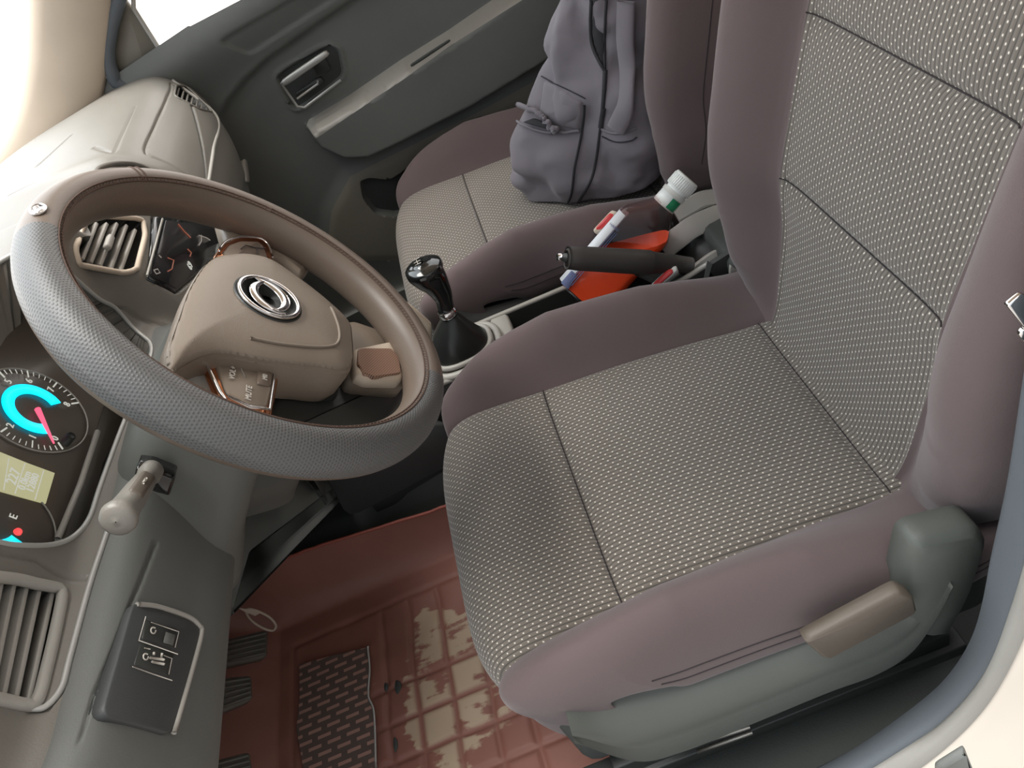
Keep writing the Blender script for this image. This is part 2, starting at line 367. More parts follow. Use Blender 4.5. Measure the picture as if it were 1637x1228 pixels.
def tri_regions(X, Y, polys, snap=.0022, offs=(0,)):
    """pull grid points onto polygon outlines; returns X, Y and a triangle labeller"""
    for poly in polys:
        for off in offs:
            e = 5e-4; sd = sdpoly(poly, X, Y) + off; gx = (sdpoly(poly, X + e, Y) - sdpoly(poly, X - e, Y)) / (2 * e); gy = (sdpoly(poly, X, Y + e) - sdpoly(poly, X, Y - e)) / (2 * e)
            m_ = np.abs(sd) < snap; X = np.where(m_, X - sd * gx, X); Y = np.where(m_, Y - sd * gy, Y)
    nu, nv = X.shape; a = (np.arange(nu - 1)[:, None] * nv + np.arange(nv - 1)[None, :]).ravel(); b = a + nv; c = b + 1; d = a + 1
    bad1 = np.zeros(len(a), int); bad2 = np.zeros(len(a), int); E = 3e-4; sds = [sdpoly(p, X, Y).ravel() for p in polys]
    def strad(sd, i, j, k):
        mn = np.minimum(np.minimum(sd[i], sd[j]), sd[k]); mx = np.maximum(np.maximum(sd[i], sd[j]), sd[k]); return ((mn < -E) & (mx > E)).astype(int)
    for sd in sds:
        bad1 += strad(sd, a, b, c) + strad(sd, a, c, d); bad2 += strad(sd, a, b, d) + strad(sd, b, c, d)
    u2 = bad2 < bad1
    T = np.concatenate([np.where(u2[:, None], np.stack([a, b, d], 1), np.stack([a, b, c], 1)), np.where(u2[:, None], np.stack([b, c, d], 1), np.stack([a, c, d], 1))])
    xc, yc = X.ravel()[T].mean(1), Y.ravel()[T].mean(1)
    lab = [sdpoly(p, xc, yc) < 0 for p in polys]
    return X, Y, T, lab
def sub(V, F):
    idx = np.unique(F); mp = -np.ones(V.reshape(-1, 3).shape[0], int); mp[idx] = np.arange(len(idx)); return V.reshape(-1, 3)[idx], mp[F]

# ------------------------------------------------------------------ seats
def interp(x, pts):
    xs, ys = zip(*pts); return np.interp(x, xs, ys)
def seat_surface(path, w_of, h_of, xout_of, drop, shift, seams, sdepth=.0045, nmid=91, nb=26, step=.0035, bow=.004):
    """path: (y,z) centre line; returns insert grid and the two bolster grids with uv"""
    C = cr(path, 400); seg = np.linalg.norm(np.diff(C, axis=0), axis=1); s = np.concatenate([[0], np.cumsum(seg)]); n = int(s[-1] / step)
    t = np.linspace(0, s[-1], n); Y = np.interp(t, s, C[:, 0]); Z = np.interp(t, s, C[:, 1])
    dy = np.gradient(Y, t); dz = np.gradient(Z, t); L = np.hypot(dy, dz); ny, nz = -dz / L, dy / L
    out = {}
    def pos(X, Hh):   # arrays [n, k]
        yy = Y[:, None] + ny[:, None] * Hh; zz = Z[:, None] + nz[:, None] * Hh
        yy, zz = shift(X, yy, zz, t[:, None]); return np.stack([X, yy, zz], -1)
    w = w_of(t, Y, Z); h = h_of(t, Y, Z); xo = xout_of(t, Y, Z); dr = drop(t, Y, Z)
    dip = sum(np.exp(-((t - q) / .005) ** 2) for q in seams) * sdepth
    puff = np.ones_like(t) * bow
    for q in seams: puff = puff * (1 - np.exp(-((t - q) / .02) ** 2))
    u = np.linspace(-1, 1, nmid); X = w[:, None] * u
    Hh = -dip[:, None] * (1 - np.abs(u) ** 8) + puff[:, None] * (1 - u ** 4) - .003 * np.exp(-((1 - np.abs(u)) * w[:, None] / .004) ** 2)
    V = pos(X, Hh); UV = np.stack([np.broadcast_to(X, X.shape), np.broadcast_to(t[:, None], X.shape)], -1)
    out['insert'] = (V, UV)
    a = np.linspace(0, 1, nb)
    for sgn in (-1, 1):
        B = []
        for i in range(n):
            ww, hh, xx, dd = w[i], h[i], xo[i], dr[i]; g = xx - ww
            cp = [(ww, -.003), (ww + .10 * g, .12 * hh + .002), (ww + .34 * g, .66 * hh), (ww + .60 * g, .97 * hh), (ww + .80 * g, hh * .9), (ww + .95 * g, hh * .5), (xx, -dd * .35), (xx - .002, -dd * .8), (xx - .008, -dd)]
            B.append(cr(cp, nb))
        B = np.array(B); X = B[:, :, 0] * sgn; Hb = B[:, :, 1]
        out[sgn] = (pos(X, Hb), np.stack([X, np.broadcast_to(t[:, None], X.shape)], -1))
    return out, t
def gmesh(name, V, UV, m, parent, flip=False, **k):
    n, c = V.shape[:2]; f = grid_faces(n, c)
    if flip: f = [q[::-1] for q in f]
    return mesh(name, V.reshape(-1, 3), f, m, parent, uv=UV.reshape(-1, 2), **k)
def make_seat(label, cat='car seat'):
    root = thing('car_seat', (0, .24, .09), label, cat, 'front seats')
    # cushion
    path = [(-.06, .345), (-.01, .325), (.06, .322), (.15, .336), (.25, .349), (.355, .357), (.44, .362), (.487, .358), (.516, .342), (.534, .305), (.536, .25), (.522, .20)]
    def w_of(t, Y, Z): return np.where(Z < .33, np.interp(Y, [-.06, .06, .355, .5], [.146, .158, .175, .19]) * (Y < .3) + .19 * (Y >= .3), np.interp(Y, [-.06, .06, .355, .5], [.146, .158, .175, .19]))
    def h_of(t, Y, Z): 
        tt = [0, .06, .12, .25, .38, .45, .52, .56, .60, .66, .75]; hh = [.004, .015, .030, .062, .074, .064, .05, .036, .026, .018, .01]
        return np.interp(t, tt, hh)
    shift = lambda X, y, z, t: (y - .085 * (np.abs(X) / .265) ** 6 * sstep(.28, .52, y) - .10 * (np.abs(X) / .265) ** 5 * sstep(.38, .26, z) * sstep(.32, .48, y), z)
    out, t = seat_surface(path, w_of, h_of, lambda t, Y, Z: np.interp(t, [0, .1, .5, .75], [.25, .262, .266, .25]), lambda t, Y, Z: np.interp(t, [0, .40, .52, .58, .7], [.045, .05, .035, .02, .01]), shift, (.122, .421))
    V, UV = out['insert']; ins = gmesh('seat_cushion_insert', V, UV, 'insert', root, flip=True)
    for q in (.122, .421):
        i = int(q / .0035); P = V[i] + np.array([0, 0, .0012]); MB().add(*tube(P, .0008, 5)).build('cross_seam', 'stitch', ins)
    for sg in (-1, 1):
        Vb, Ub = out[sg]; b = gmesh('cushion_bolster', Vb, Ub, 'mauve', root, flip=(sg > 0))
        mb = MB()
        for k, off in ((18, .0), (19, .0)):
            P = Vb[14:136:2, k]; mb.add(*tube(P, .0009, 5))
        mb.build('bolster_seam', 'stitch', b)
    # fabric underside and hard base
    bs = MB()
    bs.add(*rbox((0, .235, .235), I3, (.238, .24, .065), .02, 3)); bs.build('seat_base', 'dark', root)
    # backrest
    path = [(.075, .285), (.035, .33), (.012, .40), (-.003, .46), (-.012, .52), (-.040, .60), (-.072, .686), (-.12, .80), (-.175, .93), (-.205, .985), (-.245, 1.015), (-.285, 1.01), (-.30, .98)]
    P0 = cr(path, 400); ln = np.concatenate([[0], np.cumsum(np.linalg.norm(np.diff(P0, axis=0), axis=1))]); zt = lambda z: float(np.interp(z, P0[:, 1], ln))
    h2 = lambda t, Y, Z: np.interp(Z, [.28, .33, .38, .45, .55, .70, .9, 1.0], [.003, .012, .036, .052, .060, .062, .05, .03])
    w2 = lambda t, Y, Z: np.interp(Z, [.28, .36, .52, .69, 1.0], [.142, .146, .154, .160, .17])
    xo = lambda t, Y, Z: np.interp(Z, [.28, .30, .33, .36, .40, .46, .55, .9, 1.0], [.165, .19, .225, .248, .262, .272, .277, .272, .25])
    # front of the backrest faces +y: path runs upward so the normal has to point forward
    out, t = seat_surface(path, w2, lambda *a: -h2(*a), xo, lambda t, Y, Z: np.interp(Z, [.28, .36, .45, 1], [-.02, -.05, -.085, -.09]), lambda X, y, z, t: (y, z), (zt(.52), zt(.688)), sdepth=-.0045, bow=-.006)
    V, UV = out['insert']; ins = gmesh('backrest_insert', V, UV, 'insert', root)
    for q in (zt(.52), zt(.688)):
        i = int(q / .0035); P = V[i] + np.array([0, .0012, .0005]); MB().add(*tube(P, .0008, 5)).build('cross_seam', 'stitch', ins)
    for sg in (-1, 1):
        Vb, Ub = out[sg]; b = gmesh('backrest_bolster', Vb, Ub, 'mauve', root, flip=(sg < 0))
        MB().add(*tube(Vb[40:-6:2, 18], .0009, 5)).build('bolster_seam', 'stitch', b)
    sh = MB(); C = P0[70:]
    v = []; k = 12; idx = np.linspace(0, len(C) - 1, 24).astype(int)
    for i in idx:
        xx = float(xo(0, C[i, 0], C[i, 1])) - .006
        for a in np.linspace(0, 1, k): v.append((xx * (2 * a - 1), C[i, 0] - .075 - .03 * math.sin(math.pi * a), C[i, 1] - .02))
    sh.add(v, grid_faces(len(idx), k)); sh.build('backrest_shell', 'mauve', root)
    # plastic skirt on both flanks
    for sg in (-1, 1):
        top = [(.443, .350), (.40, .326), (.30, .308), (.2, .302), (.12, .312), (.09, .335), (.07, .37)]
        bot = [(.446, .335)] + [tuple(at(*p, x=-.275)[1:]) for p in ((1018, 1210), (1088, 1197), (1198, 1152), (1318, 1102), (1393, 1075), (1448, 1040), (1488, 984), (1515, 930))]
        T_, B_ = cr(top, 50), cr(bot, 50); v = []
        prof = [(0, -.252), (.12, -.268), (.3, -.277), (.5, -.279), (.72, -.276), (.90, -.283), (1.0, -.276), (1.0, -.250)]
        for i in range(50):
            for a, x in prof: v.append((-sg * -x if sg > 0 else x, *(T_[i] * (1 - a) + B_[i] * a)))
        if sg > 0: v = [(-q[0] if q[0] < 0 else q[0], q[1], q[2]) for q in v]
        sk = MB().add(v, grid_faces(50, len(prof))).build('seat_skirt', 'skirt' if sg < 0 else 'black', root)
        if sg < 0:
            # recliner cover rising to the backrest
            R = [(.118, .33), (.108, .38), (.098, .425), (.040, .408), (.03, .37), (.045, .30), (.07, .235), (.10, .25)]
            MB().add(*slab([(-.279, y, z) for y, z in roundpoly(R, .25, 4)], (-1, 0, 0), .03, .008)).build('recliner_cover', 'skirt', root)
            L = [at(*p, x=-.292) for p in ((1287, 1028), (1300, 1020), (1440, 946), (1462, 957), (1468, 982), (1328, 1056), (1318, 1055))]
            MB().add(*slab(roundpoly(L, .12, 3), (-1, 0, .1), .014, .003)).build('height_lever', 'lever', root)
    # floor rails
    for x in (-.232, .232):
        MB().add(*rbox((x, .27, .122), I3, (.017, .235, .010), .002)).add(*rbox((x, .25, .142), I3, (.010, .2, .014), .002)).build('seat_rail', 'black', root)
    return root
driver = make_seat('driver seat with charcoal white-dotted insert and mauve bolsters, nearest the camera')
springs = MB()
for L_ in (((1112, 1190), (1198, 1162)), ((1114, 1202), (1202, 1171))):
    springs.add(*tube([at(*p, x=-.262) for p in L_], .0028, 8))
springs.build('rail_spring', 'metal', driver)
DX = .7104
def copy_tree(o, parent=None, skip=()):
    c = o.copy(); COL.objects.link(c); c.parent = parent
    for ch in list(o.children):
        if ch.name.split('.')[0] not in skip: copy_tree(ch, c, skip)
    return c
passenger = copy_tree(driver, None, ('height_lever', 'rail_spring', 'recliner_cover')); passenger.location.x += DX
passenger['label'] = 'passenger seat with white-dotted insert, beyond the console and under the grey backpack'
for ch in passenger.children:
    if ch.name.startswith('seat_skirt'): ch.data = ch.data.copy(); ch.data.materials[0] = M['black']

# ------------------------------------------------------------------ the car body: floor, roof, pillars, glass
def quadgrid(name, f, us, vs, m, parent=None, kind=None, flip=False, **k):
    v = [f(a, b) for a in us for b in vs]; fc = grid_faces(len(us), len(vs))
    if flip: fc = [q[::-1] for q in fc]
    o = mesh(name, v, fc, m, parent, **k)
    if kind: o['kind'] = kind
    return o
def lin(a, b, n): return np.linspace(a, b, n)
def floorz(x, y):
    tun = .10 * sstep(.235, .28, x) * (1 - sstep(.42, .465, x)); f = .078 + tun
    return f + .9 * max(0, y - .93) * (1 - .2 * math.cos(x)) + .012 * float(vnoise(np.array(x * 3 + 9), np.array(y * 3 + 9), 1, 3))
quadgrid('floor', lambda x, y: (x, y, floorz(x, y)), lin(-.33, 1.03, 70), lin(-.9, 1.25, 70), 'carpet', kind='structure')
# windscreen, side glass, pillars
def box_struct(name, pts, m, kind='structure'):
    o = mesh(name, pts[0], pts[1], m, smooth=False); o['kind'] = kind; return o
wsv = [(-.55, 1.22, .74), (1.00, 1.22, .74), (.86, .55, 1.36), (-.36, .55, 1.36)]; nn = np.cross(np.array(wsv[1]) - wsv[0], np.array(wsv[3]) - wsv[0]); nn /= np.linalg.norm(nn)
box_struct('window_1', slab(wsv, nn, .005, .0005), 'glass')
# passenger A-pillar trim, swept from the dash corner up to the roof
def pillar(px_left, px_right, x, th):
    L = [at(*p, x=x) for p in px_left]; R = [at(*p, x=x) for p in px_right]; return L, R
Lp = cr([(.93, 1.20, .735), (.955, 1.075, .785), (.965, .985, .845), (.965, .90, .925), (.945, .78, 1.06), (.90, .60, 1.30)], 30)
Rp = cr([(.985, .93, .735), (.998, .862, .80), (1.0, .828, .835), (1.0, .775, .892), (.985, .66, 1.05), (.93, .50, 1.30)], 30)
v = []
for a, b in zip(Lp, Rp):
    for t in np.linspace(0, 1, 14):
        p = a * (1 - t) + b * t; bulge = .030 * math.sin(math.pi * t) ** .7; v.append(p + np.array([-.6, -.6, -.2]) * bulge)
    for t in (1, .5, 0):
        p = a * (1 - t) + b * t; v.append(p + np.array([.05, .04, .02]))
o = mesh('trim_1', v, grid_faces(30, 17, False, True), 'beige'); o['kind'] = 'structure'
# black rubber edge behind the pillar, down the door frame
sl = cr([at(192, -10, x=1.0), at(178, 40, x=1.0), at(172, 85, x=1.0), at(180, 118, x=1.0), at(196, 137, x=1.0), (1.0, .80, .70), (1.0, .83, .5), (1.0, .80, .2)], 50)
o = MB().add(*tube(sl, .013, 12)).build('trim_2', 'rubber'); o['kind'] = 'structure'
# sail panel at the front corner of the passenger door window
sp = [at(*p, x=1.012) for p in ((197, -5), (214, 18), (262, 92), (235, 120), (200, 140), (180, 110), (178, 60))]
o = MB().add(*slab(roundpoly(sp, .1, 3), (-1, 0, .05), .012, .003)).build('trim_3', 'doorlight'); o['kind'] = 'structure'
o = MB().add(*tube([at(212, -20, x=1.01), at(214, 14, x=1.01), at(262, 90, x=1.01)], .0045, 8)).build('trim_4', 'light'); o['kind'] = 'structure'
# driver's door opening: inner grey trim, rubber edge, painted sill
inn = [(-.0, .95), (.018, .75), (.028, .64), (.038, .51), (.050, .41), (.062, .30), (.082, .235), (.125, .185), (.20, .135), (.30, .115), (.45, .112), (.7, .112), (.95, .13)]
mid = [(.0, .95), (.022, .75), (.034, .64), (.048, .51), (.062, .41), (.082, .315), (.120, .248), (.165, .215), (.23, .185), (.33, .165), (.48, .16), (.7, .16), (.95, .17)]
out_ = [(.005, .95), (.030, .75), (.044, .62), (.056, .51), (.070, .40), (.098, .30), (.138, .236), (.19, .192), (.25, .165), (.35, .15), (.5, .145), (.7, .145), (.95, .15)]
n = 90; A, B, C_ = cr(inn, n), cr(mid, n), cr(out_, n)
v = []
for i in range(n):
    a, b, c = A[i], B[i], C_[i]; dd = b - a
    v += [(-.255, a[0] - .10, a[1] - .13), (-.29, a[0] - .05, a[1] - .06), (-.300, a[0] - .014, a[1] - .012), (-.306, a[0], a[1]), (-.318, *(a + dd * .5 + np.array([.003, .004]))), (-.340, *(b + np.array([.0, .003]))), (-.350, b[0] + .002, b[1]), (-.354, b[0] - .004, b[1] - .006)]
o = mesh('trim_5', v, grid_faces(n, 8), 'rubber'); o['kind'] = 'structure'
v = []
for i in range(n):
    b, c = B[i], C_[i]
    v += [(-.350, b[0] - .006, b[1] - .006), (-.351, b[0] + .003, b[1] + .002), (-.356, *(b * .5 + c * .5 + .004)), (-.364, c[0] + .001, c[1] + .001), (-.367, c[0] - .006, c[1] - .006)]
o = mesh('trim_6', v, grid_faces(n, 5), 'sealgrey'); o['kind'] = 'structure'
v = []
for i in range(n):
    c = C_[i]; q = np.array([-.0, -.0])
    v += [(-.362, c[0] - .004, c[1] - .004), (-.371, c[0] - .014, c[1] - .012), (-.378, c[0] - .03, c[1] - .03), (-.402, c[0] - .055, c[1] - .05), (-.416, c[0] - .11, c[1] - .11), (-.42, c[0] - .24, c[1] - .25)]
o = mesh('wall_left', v, grid_faces(n, 6), 'paint'); o['kind'] = 'structure'
# rear cabin side wall on the far side and bulkhead behind the seats
quadgrid('wall_right', lambda y, z: (1.045, y, z), lin(-.9, 1.2, 4), lin(0, .78, 4), 'dark', kind='structure')
quadgrid('wall_back', lambda x, z: (x, -.9 + .12 * z, z), lin(-.35, 1.05, 4), lin(0, .9, 4), 'dark', kind='structure')
o = MB().add(*rbox((.33, -.15, 1.385), I3, (.66, .72, .02), .01)).build('unseen_ceiling', 'beige'); o['kind'] = 'structure'  # unseen roof panel, added to shape the light in the cabin
# seat belt buckle stalk point on the B pillar: chrome belt guide at the far right edge
g = thing('belt_buckle_clip', at(1634, 500, x=-.275), 'small chrome and white clip hanging beside the driver seat back at the door opening', 'clip')
c = at(1637, 500, x=-.285)
MB().add(*rbox(c, frame((-1, 0, .2), (0, .4, 1)), (.016, .006, .003), .002)).build('clip_plate', 'chrome', g)
MB().add(*tube(cr([at(1637, 527, x=-.285), at(1633, 532, x=-.285), at(1640, 540, x=-.285)], 8), .003, 8)).build('clip_ring', 'chrome', g)
# door striker plate screwed to the painted sill
st = [at(*p, x=-.425) for p in ((1500, 1228), (1545, 1200), (1556, 1228), (1570, 1262), (1500, 1262))]
s_ = thing('striker_plate', np.mean(st, 0), 'dark scuffed metal plate on the white painted sill', 'metal plate')
MB().add(*slab(roundpoly(st, .1, 3), (-1, .1, .5), .006, .004)).build('plate', 'plastic', s_)

# ------------------------------------------------------------------ passenger door
XD = 1.02
def PD(L): return [tuple(at(*p, x=XD)[1:]) for p in L]
dr = thing('door_1', (1.03, .3, .1), None, None); dr['kind'] = 'structure'
ys, zs = np.arange(-.42, .90, .0042), np.arange(.03, .80, .0042); Yg, Zg = np.meshgrid(ys, zs, indexing='ij')
armt = PD([(488, 205), (500, 190), (560, 155), (640, 100), (720, 50), (800, -5), (980, -120)]); armb = PD([(505, 232), (548, 252), (590, 250), (650, 222), (760, 165), (850, 110), (1000, 20)])
bandp = PD([(489, 208), (494, 196), (520, 180), (560, 156), (640, 101), (720, 51), (800, -4), (980, -118), (980, -104), (800, 10), (730, 56), (640, 118), (560, 172), (515, 203), (497, 214)])
lowp = PD([(520, 420), (530, 340), (560, 285), (640, 245), (760, 185), (860, 130), (1000, 60), (1000, 300), (800, 300), (640, 420)])
pocket = roundpoly(PD([(575, 292), (590, 286), (625, 290), (690, 240), (760, 190), (800, 182), (812, 196), (800, 240), (700, 300), (640, 350), (600, 345), (580, 320)]), .2, 3)
bowl = roundpoly(PD([(437, 128), (455, 112), (525, 72), (545, 82), (552, 120), (548, 132), (480, 182), (465, 180)]), .25, 4)
sillp = [(-.6, .9), (-.6, .787 + .006 + (.774 + .6) * .09), (1.0, .787 + .006 + (.774 - 1.0) * .09), (1.0, .9)]
Yg, Zg, TD, LD = tri_regions(Yg, Zg, (bandp, lowp, pocket, sillp, bowl), .0022)
X = np.full(Yg.shape, XD)
top = .787 + (.774 - Yg) * .09                       # sill line
X -= .030 * sstep(.10, .0, np.abs(Zg - (top - .03))) # sill bulge
# inset lower panel behind a dark step
step_c = PD([(352, 205), (352, 190), (365, 165), (392, 130), (430, 95), (500, 45), (560, 5), (640, -50), (760, -130)])
below = sdpoly(step_c + [(-.5, .80), (-.5, -.1), (1.2, -.1), (1.0, .5)], Yg, Zg)
X += .018 * sstep(.008, -.008, below)
# trim panel recess in the sill
rec = roundpoly(PD([(352, 60), (400, 85), (560, -20), (560, -60)]), .12, 4); X += .006 * sstep(.003, -.003, sdpoly(rec, Yg, Zg))
# armrest
arm = armt + armb[::-1]; sd = sdpoly(arm, Yg, Zg)
tl = dline(armt, Yg, Zg); X -= .058 * sstep(.0, -.016, sd)
# pull pocket and light lower panel
X += .03 * sstep(.001, -.012, sdpoly(pocket, Yg, Zg))
X -= .012 * sstep(.03, -.02, sdpoly(lowp, Yg, Zg))
# inner handle bowl
sb = sdpoly(bowl, Yg, Zg)
X += .026 * sstep(-.001, -.016, sb)
X -= .004 * np.exp(-((sb + .001) / .004) ** 2)
sw_slot = roundpoly(PD([(648, 100), (718, 55), (723, 62), (655, 108)]), .15, 3); X += .008 * sstep(.002, -.003, sdpoly(sw_slot, Yg, Zg))
grp = roundpoly(PD([(583, 150), (590, 138), (612, 128), (615, 134), (590, 152)]), .2, 3); X += .010 * sstep(.002, -.003, sdpoly(grp, Yg, Zg))
V = np.stack([X, Yg, Zg], -1); F = TD[~LD[3]]; cb, cl = LD[0][~LD[3]], (LD[1] & ~LD[2])[~LD[3]] & ~LD[0][~LD[3]]
for nm, msk, mm in (('door_panel', ~cb & ~cl, 'door'), ('armrest_cap', cb, 'light'), ('lower_door_panel', cl, 'doorlight')):
    v, f = sub(V, F[msk]); mesh(nm, v, f, mm, dr)
def DH(L, x): return [at(*p, x=x) for p in L]
hd = MB().add(*slab(roundpoly(DH([(447, 130), (520, 80), (528, 88), (455, 139)], 1.000), .2, 3), (-1, 0, .2), .014, .003)).build('door_handle', 'edge', dr)
MB().add(*tube(DH([(449, 133), (475, 170), (487, 172), (545, 128)], 1.004), .0028, 8)).build('handle_rim', 'edge', dr)
MB().add(*slab(roundpoly(DH([(470, 150), (512, 122), (520, 132), (480, 160)], 1.022), .2, 3), (-1, 0, .1), .01, .002)).build('handle_lever', 'black', dr)
MB().add(*tube(DH([(475, 158), (508, 134), (508, 129)], 1.010), .0022, 8)).build('handle_lip', 'edge', dr)
MB().add(*slab(roundpoly(DH([(495, 100), (518, 86), (530, 112), (508, 125)], 1.018), .15, 3), (-1, 0, .1), .01, .002)).build('lock_tab', 'black', dr)
MB().add(*slab(roundpoly(DH([(655, 103), (718, 62), (721, 66), (658, 108)], .962), .2, 3), (-1, 0, .3), .006, .001)).build('window_switch_slot', 'dark', dr)
wl = thing('door_glass', (1.04, .25, .8), 'clear side window glass of the passenger door, blown out by daylight', 'window glass')
wl['kind'] = 'structure'; wl.name = 'window_2'
bpy.data.objects.remove(wl)
gl = [(1.035, .80, .775), (1.035, -.42, .88), (.985, -.42, 1.30), (.985, .52, 1.30)]
box_struct('window_2', slab(gl, (-1, 0, .1), .004, .0005), 'glass')

# ------------------------------------------------------------------ dashboard
dash = thing('dashboard', (.3, .85, .55), 'wide grey moulded dashboard running under the windscreen from door to door', 'dashboard')
PRO = {  # 14 control points (y, z) from the windscreen base over the top and down the face
 'D': [(1.20, .775), (1.05, .815), (.92, .845), (.80, .862), (.735, .862), (.722, .848), (.735, .80), (.742, .74), (.742, .693), (.728, .676), (.704, .655), (.700, .59), (.706, .522), (.76, .50)],
 'C': [(1.20, .760), (1.06, .795), (.92, .815), (.81, .808), (.752, .802), (.730, .785), (.722, .755), (.714, .72), (.708, .68), (.704, .64), (.700, .60), (.705, .52), (.715, .40), (.74, .25)],
 'P': [(1.20, .745), (1.06, .775), (.92, .785), (.84, .782), (.775, .765), (.735, .725), (.714, .68), (.709, .645), (.711, .61), (.722, .565), (.742, .51), (.768, .46), (.80, .41), (.90, .37)],
 'K': [(1.20, .770), (1.05, .805), (.92, .835), (.80, .850), (.74, .846), (.728, .835), (.735, .79), (.742, .74), (.742, .693), (.728, .676), (.704, .652), (.690, .58), (.665, .47), (.70, .42)],
}
NX = np.concatenate([np.arange(-.372, 1.004, .0032)]); NSP = 330
SEC = [(-.38, 'D'), (.02, 'D'), (.12, 'K'), (.195, 'K'), (.255, 'C'), (.44, 'C'), (.60, 'P'), (1.02, 'P')]
prof = {k: cr(v, NSP) for k, v in PRO.items()}
# per x blend
GX = np.zeros((len(NX), NSP, 3))
for i, x in enumerate(NX):
    for j in range(len(SEC) - 1):
        if SEC[j][0] <= x <= SEC[j + 1][0]: break
    t = float(sstep(SEC[j][0], SEC[j + 1][0], x)); q = prof[SEC[j][1]] * (1 - t) + prof[SEC[j + 1][1]] * t
    GX[i, :, 0] = x; GX[i, :, 1] = q[:, 0]; GX[i, :, 2] = q[:, 1]
# plan curvature: the face falls away towards both doors
GX[:, :, 1] += (.05 * sstep(.80, 1.02, NX) ** 2 + .035 * sstep(-.30, -.42, NX))[:, None] * np.linspace(.3, 1, NSP)[None, :]
GX[:, :, 2] -= (.025 * sstep(.84, 1.02, NX))[:, None] * (np.arange(NSP) < 140)[None, :] * np.cos(np.linspace(0, math.pi / 2 * NSP / 140, NSP))[None, :].clip(0)
dP = lambda A, ax: np.gradient(A, axis=ax)
NRM = np.cross(dP(GX, 0), dP(GX, 1)); NRM /= np.linalg.norm(NRM, axis=2)[:, :, None]
if NRM[len(NX) // 2, 150, 1] > 0: NRM = -NRM
Xi, Si = np.meshgrid(NX, np.arange(NSP) * .0045, indexing='ij')   # flat metric for the outlines
FB = np.array(grid_faces(len(NX), NSP)); bv = BVHTree.FromPolygons([tuple(p) for p in GX.reshape(-1, 3)], [tuple(map(int, q)) for q in FB])
def hit(px, py):
    """where a sight line meets the dash skin: 3D point, normal, (x, s)"""
    r = ray(px, py); r = r / np.linalg.norm(r)
    loc, n, idx, d = bv.ray_cast(Vector(CC), Vector(r))
    if loc is None: return None
    i, j = divmod(idx, NSP - 1); 
    a, b = GX[i, j], GX[i, j + 1]; t = float(np.clip(np.dot(np.array(loc) - a, b - a) / np.dot(b - a, b - a), 0, 1))
    n = np.array(n); n = n if n @ r < 0 else -n
    return np.array(loc), n, (loc[0], (j + t) * .0045)
def HX(L): return [hit(*p)[2] for p in L if hit(*p)]
def hp(*p):
    h = hit(*p)
    if h is None: print('MISS', p); h = (at(*p, y=.74), np.array([0, -1., 0]), (0, 0))
    return h
def surf(x, s, lift=0.0):
    i = np.clip((x - NX[0]) / .0032, 0, len(NX) - 1.001); j = np.clip(s / .0045, 0, NSP - 1.001); a, b = int(i), int(j); u, v = i - a, j - b
    f = lambda G: (G[a, b] * (1 - u) + G[a + 1, b] * u) * (1 - v) + (G[a, b + 1] * (1 - u) + G[a + 1, b + 1] * u) * v
    n = f(NRM); return f(GX) + n / np.linalg.norm(n) * lift
def s_at(x, z, lo=90, hi=250):
    i = int(np.clip((x - NX[0]) / .0032, 0, len(NX) - 1)); zz = GX[i, lo:hi, 2]; return (lo + int(np.argmin(np.abs(zz - z)))) * .0045
D0 = np.zeros(Xi.shape)
X0i, S0i = Xi.copy(), Si.copy()
def recess(poly, depth, w=.003):
    global D0; sd = sdpoly(poly, Xi, Si); D0 = np.maximum(D0, depth * sstep(w, -w, sd)); return sd
def groove(line, depth=.003, w=.0022):
    global D0; D0 = D0 + depth * np.exp(-(dline(line, Xi, Si) / w) ** 2)
# instrument cluster opening
clus = HX([(238, 545), (238, 580), (222, 620), (193, 688), (161, 775), (144, 826), (120, 856), (88, 870), (40, 872), (6, 868)])
clus = np.array(clus + [(x, s_at(x, z)) for x, z in ((-.180, .77), (-.172, .83), (-.13, .852), (0, .856), (.10, .854), (.142, .838), (.163, .79), (.182, .745), (.197, .712))])
clus = cr(clus, 110, True)
# vents, screen, switch panel
def xz(pts): return [(x, s_at(x, z)) for x, z in pts]
v1 = roundpoly(HX([(-40, 918), (30, 926), (103, 938), (84, 1030), (60, 1128), (10, 1120), (-40, 1112)]), .3, 5)
v2 = roundpoly(HX([(131, 350), (228, 352), (232, 376), (205, 436), (126, 424), (120, 400)]), .14, 4)
v3 = roundpoly(HX([(281, 137), (298, 138), (330, 158), (340, 180), (318, 175), (277, 154)]), .22, 4)
ap = HX([(272, 128), (300, 134), (338, 163), (346, 182), (330, 305), (226, 245)]); ap = roundpoly(ap, .1, 4)
scr = roundpoly(HX([(241, 345), (360, 358), (352, 410), (282, 472), (231, 447)]), .06, 3)
gb = roundpoly(HX([(373, 188), (384, 196), (425, 330), (430, 420), (372, 420), (366, 300)]), .06, 4)
swp = roundpoly(HX([(217, 968), (252, 972), (318, 1002), (320, 1018), (276, 1172), (166, 1142)]), .14, 4)
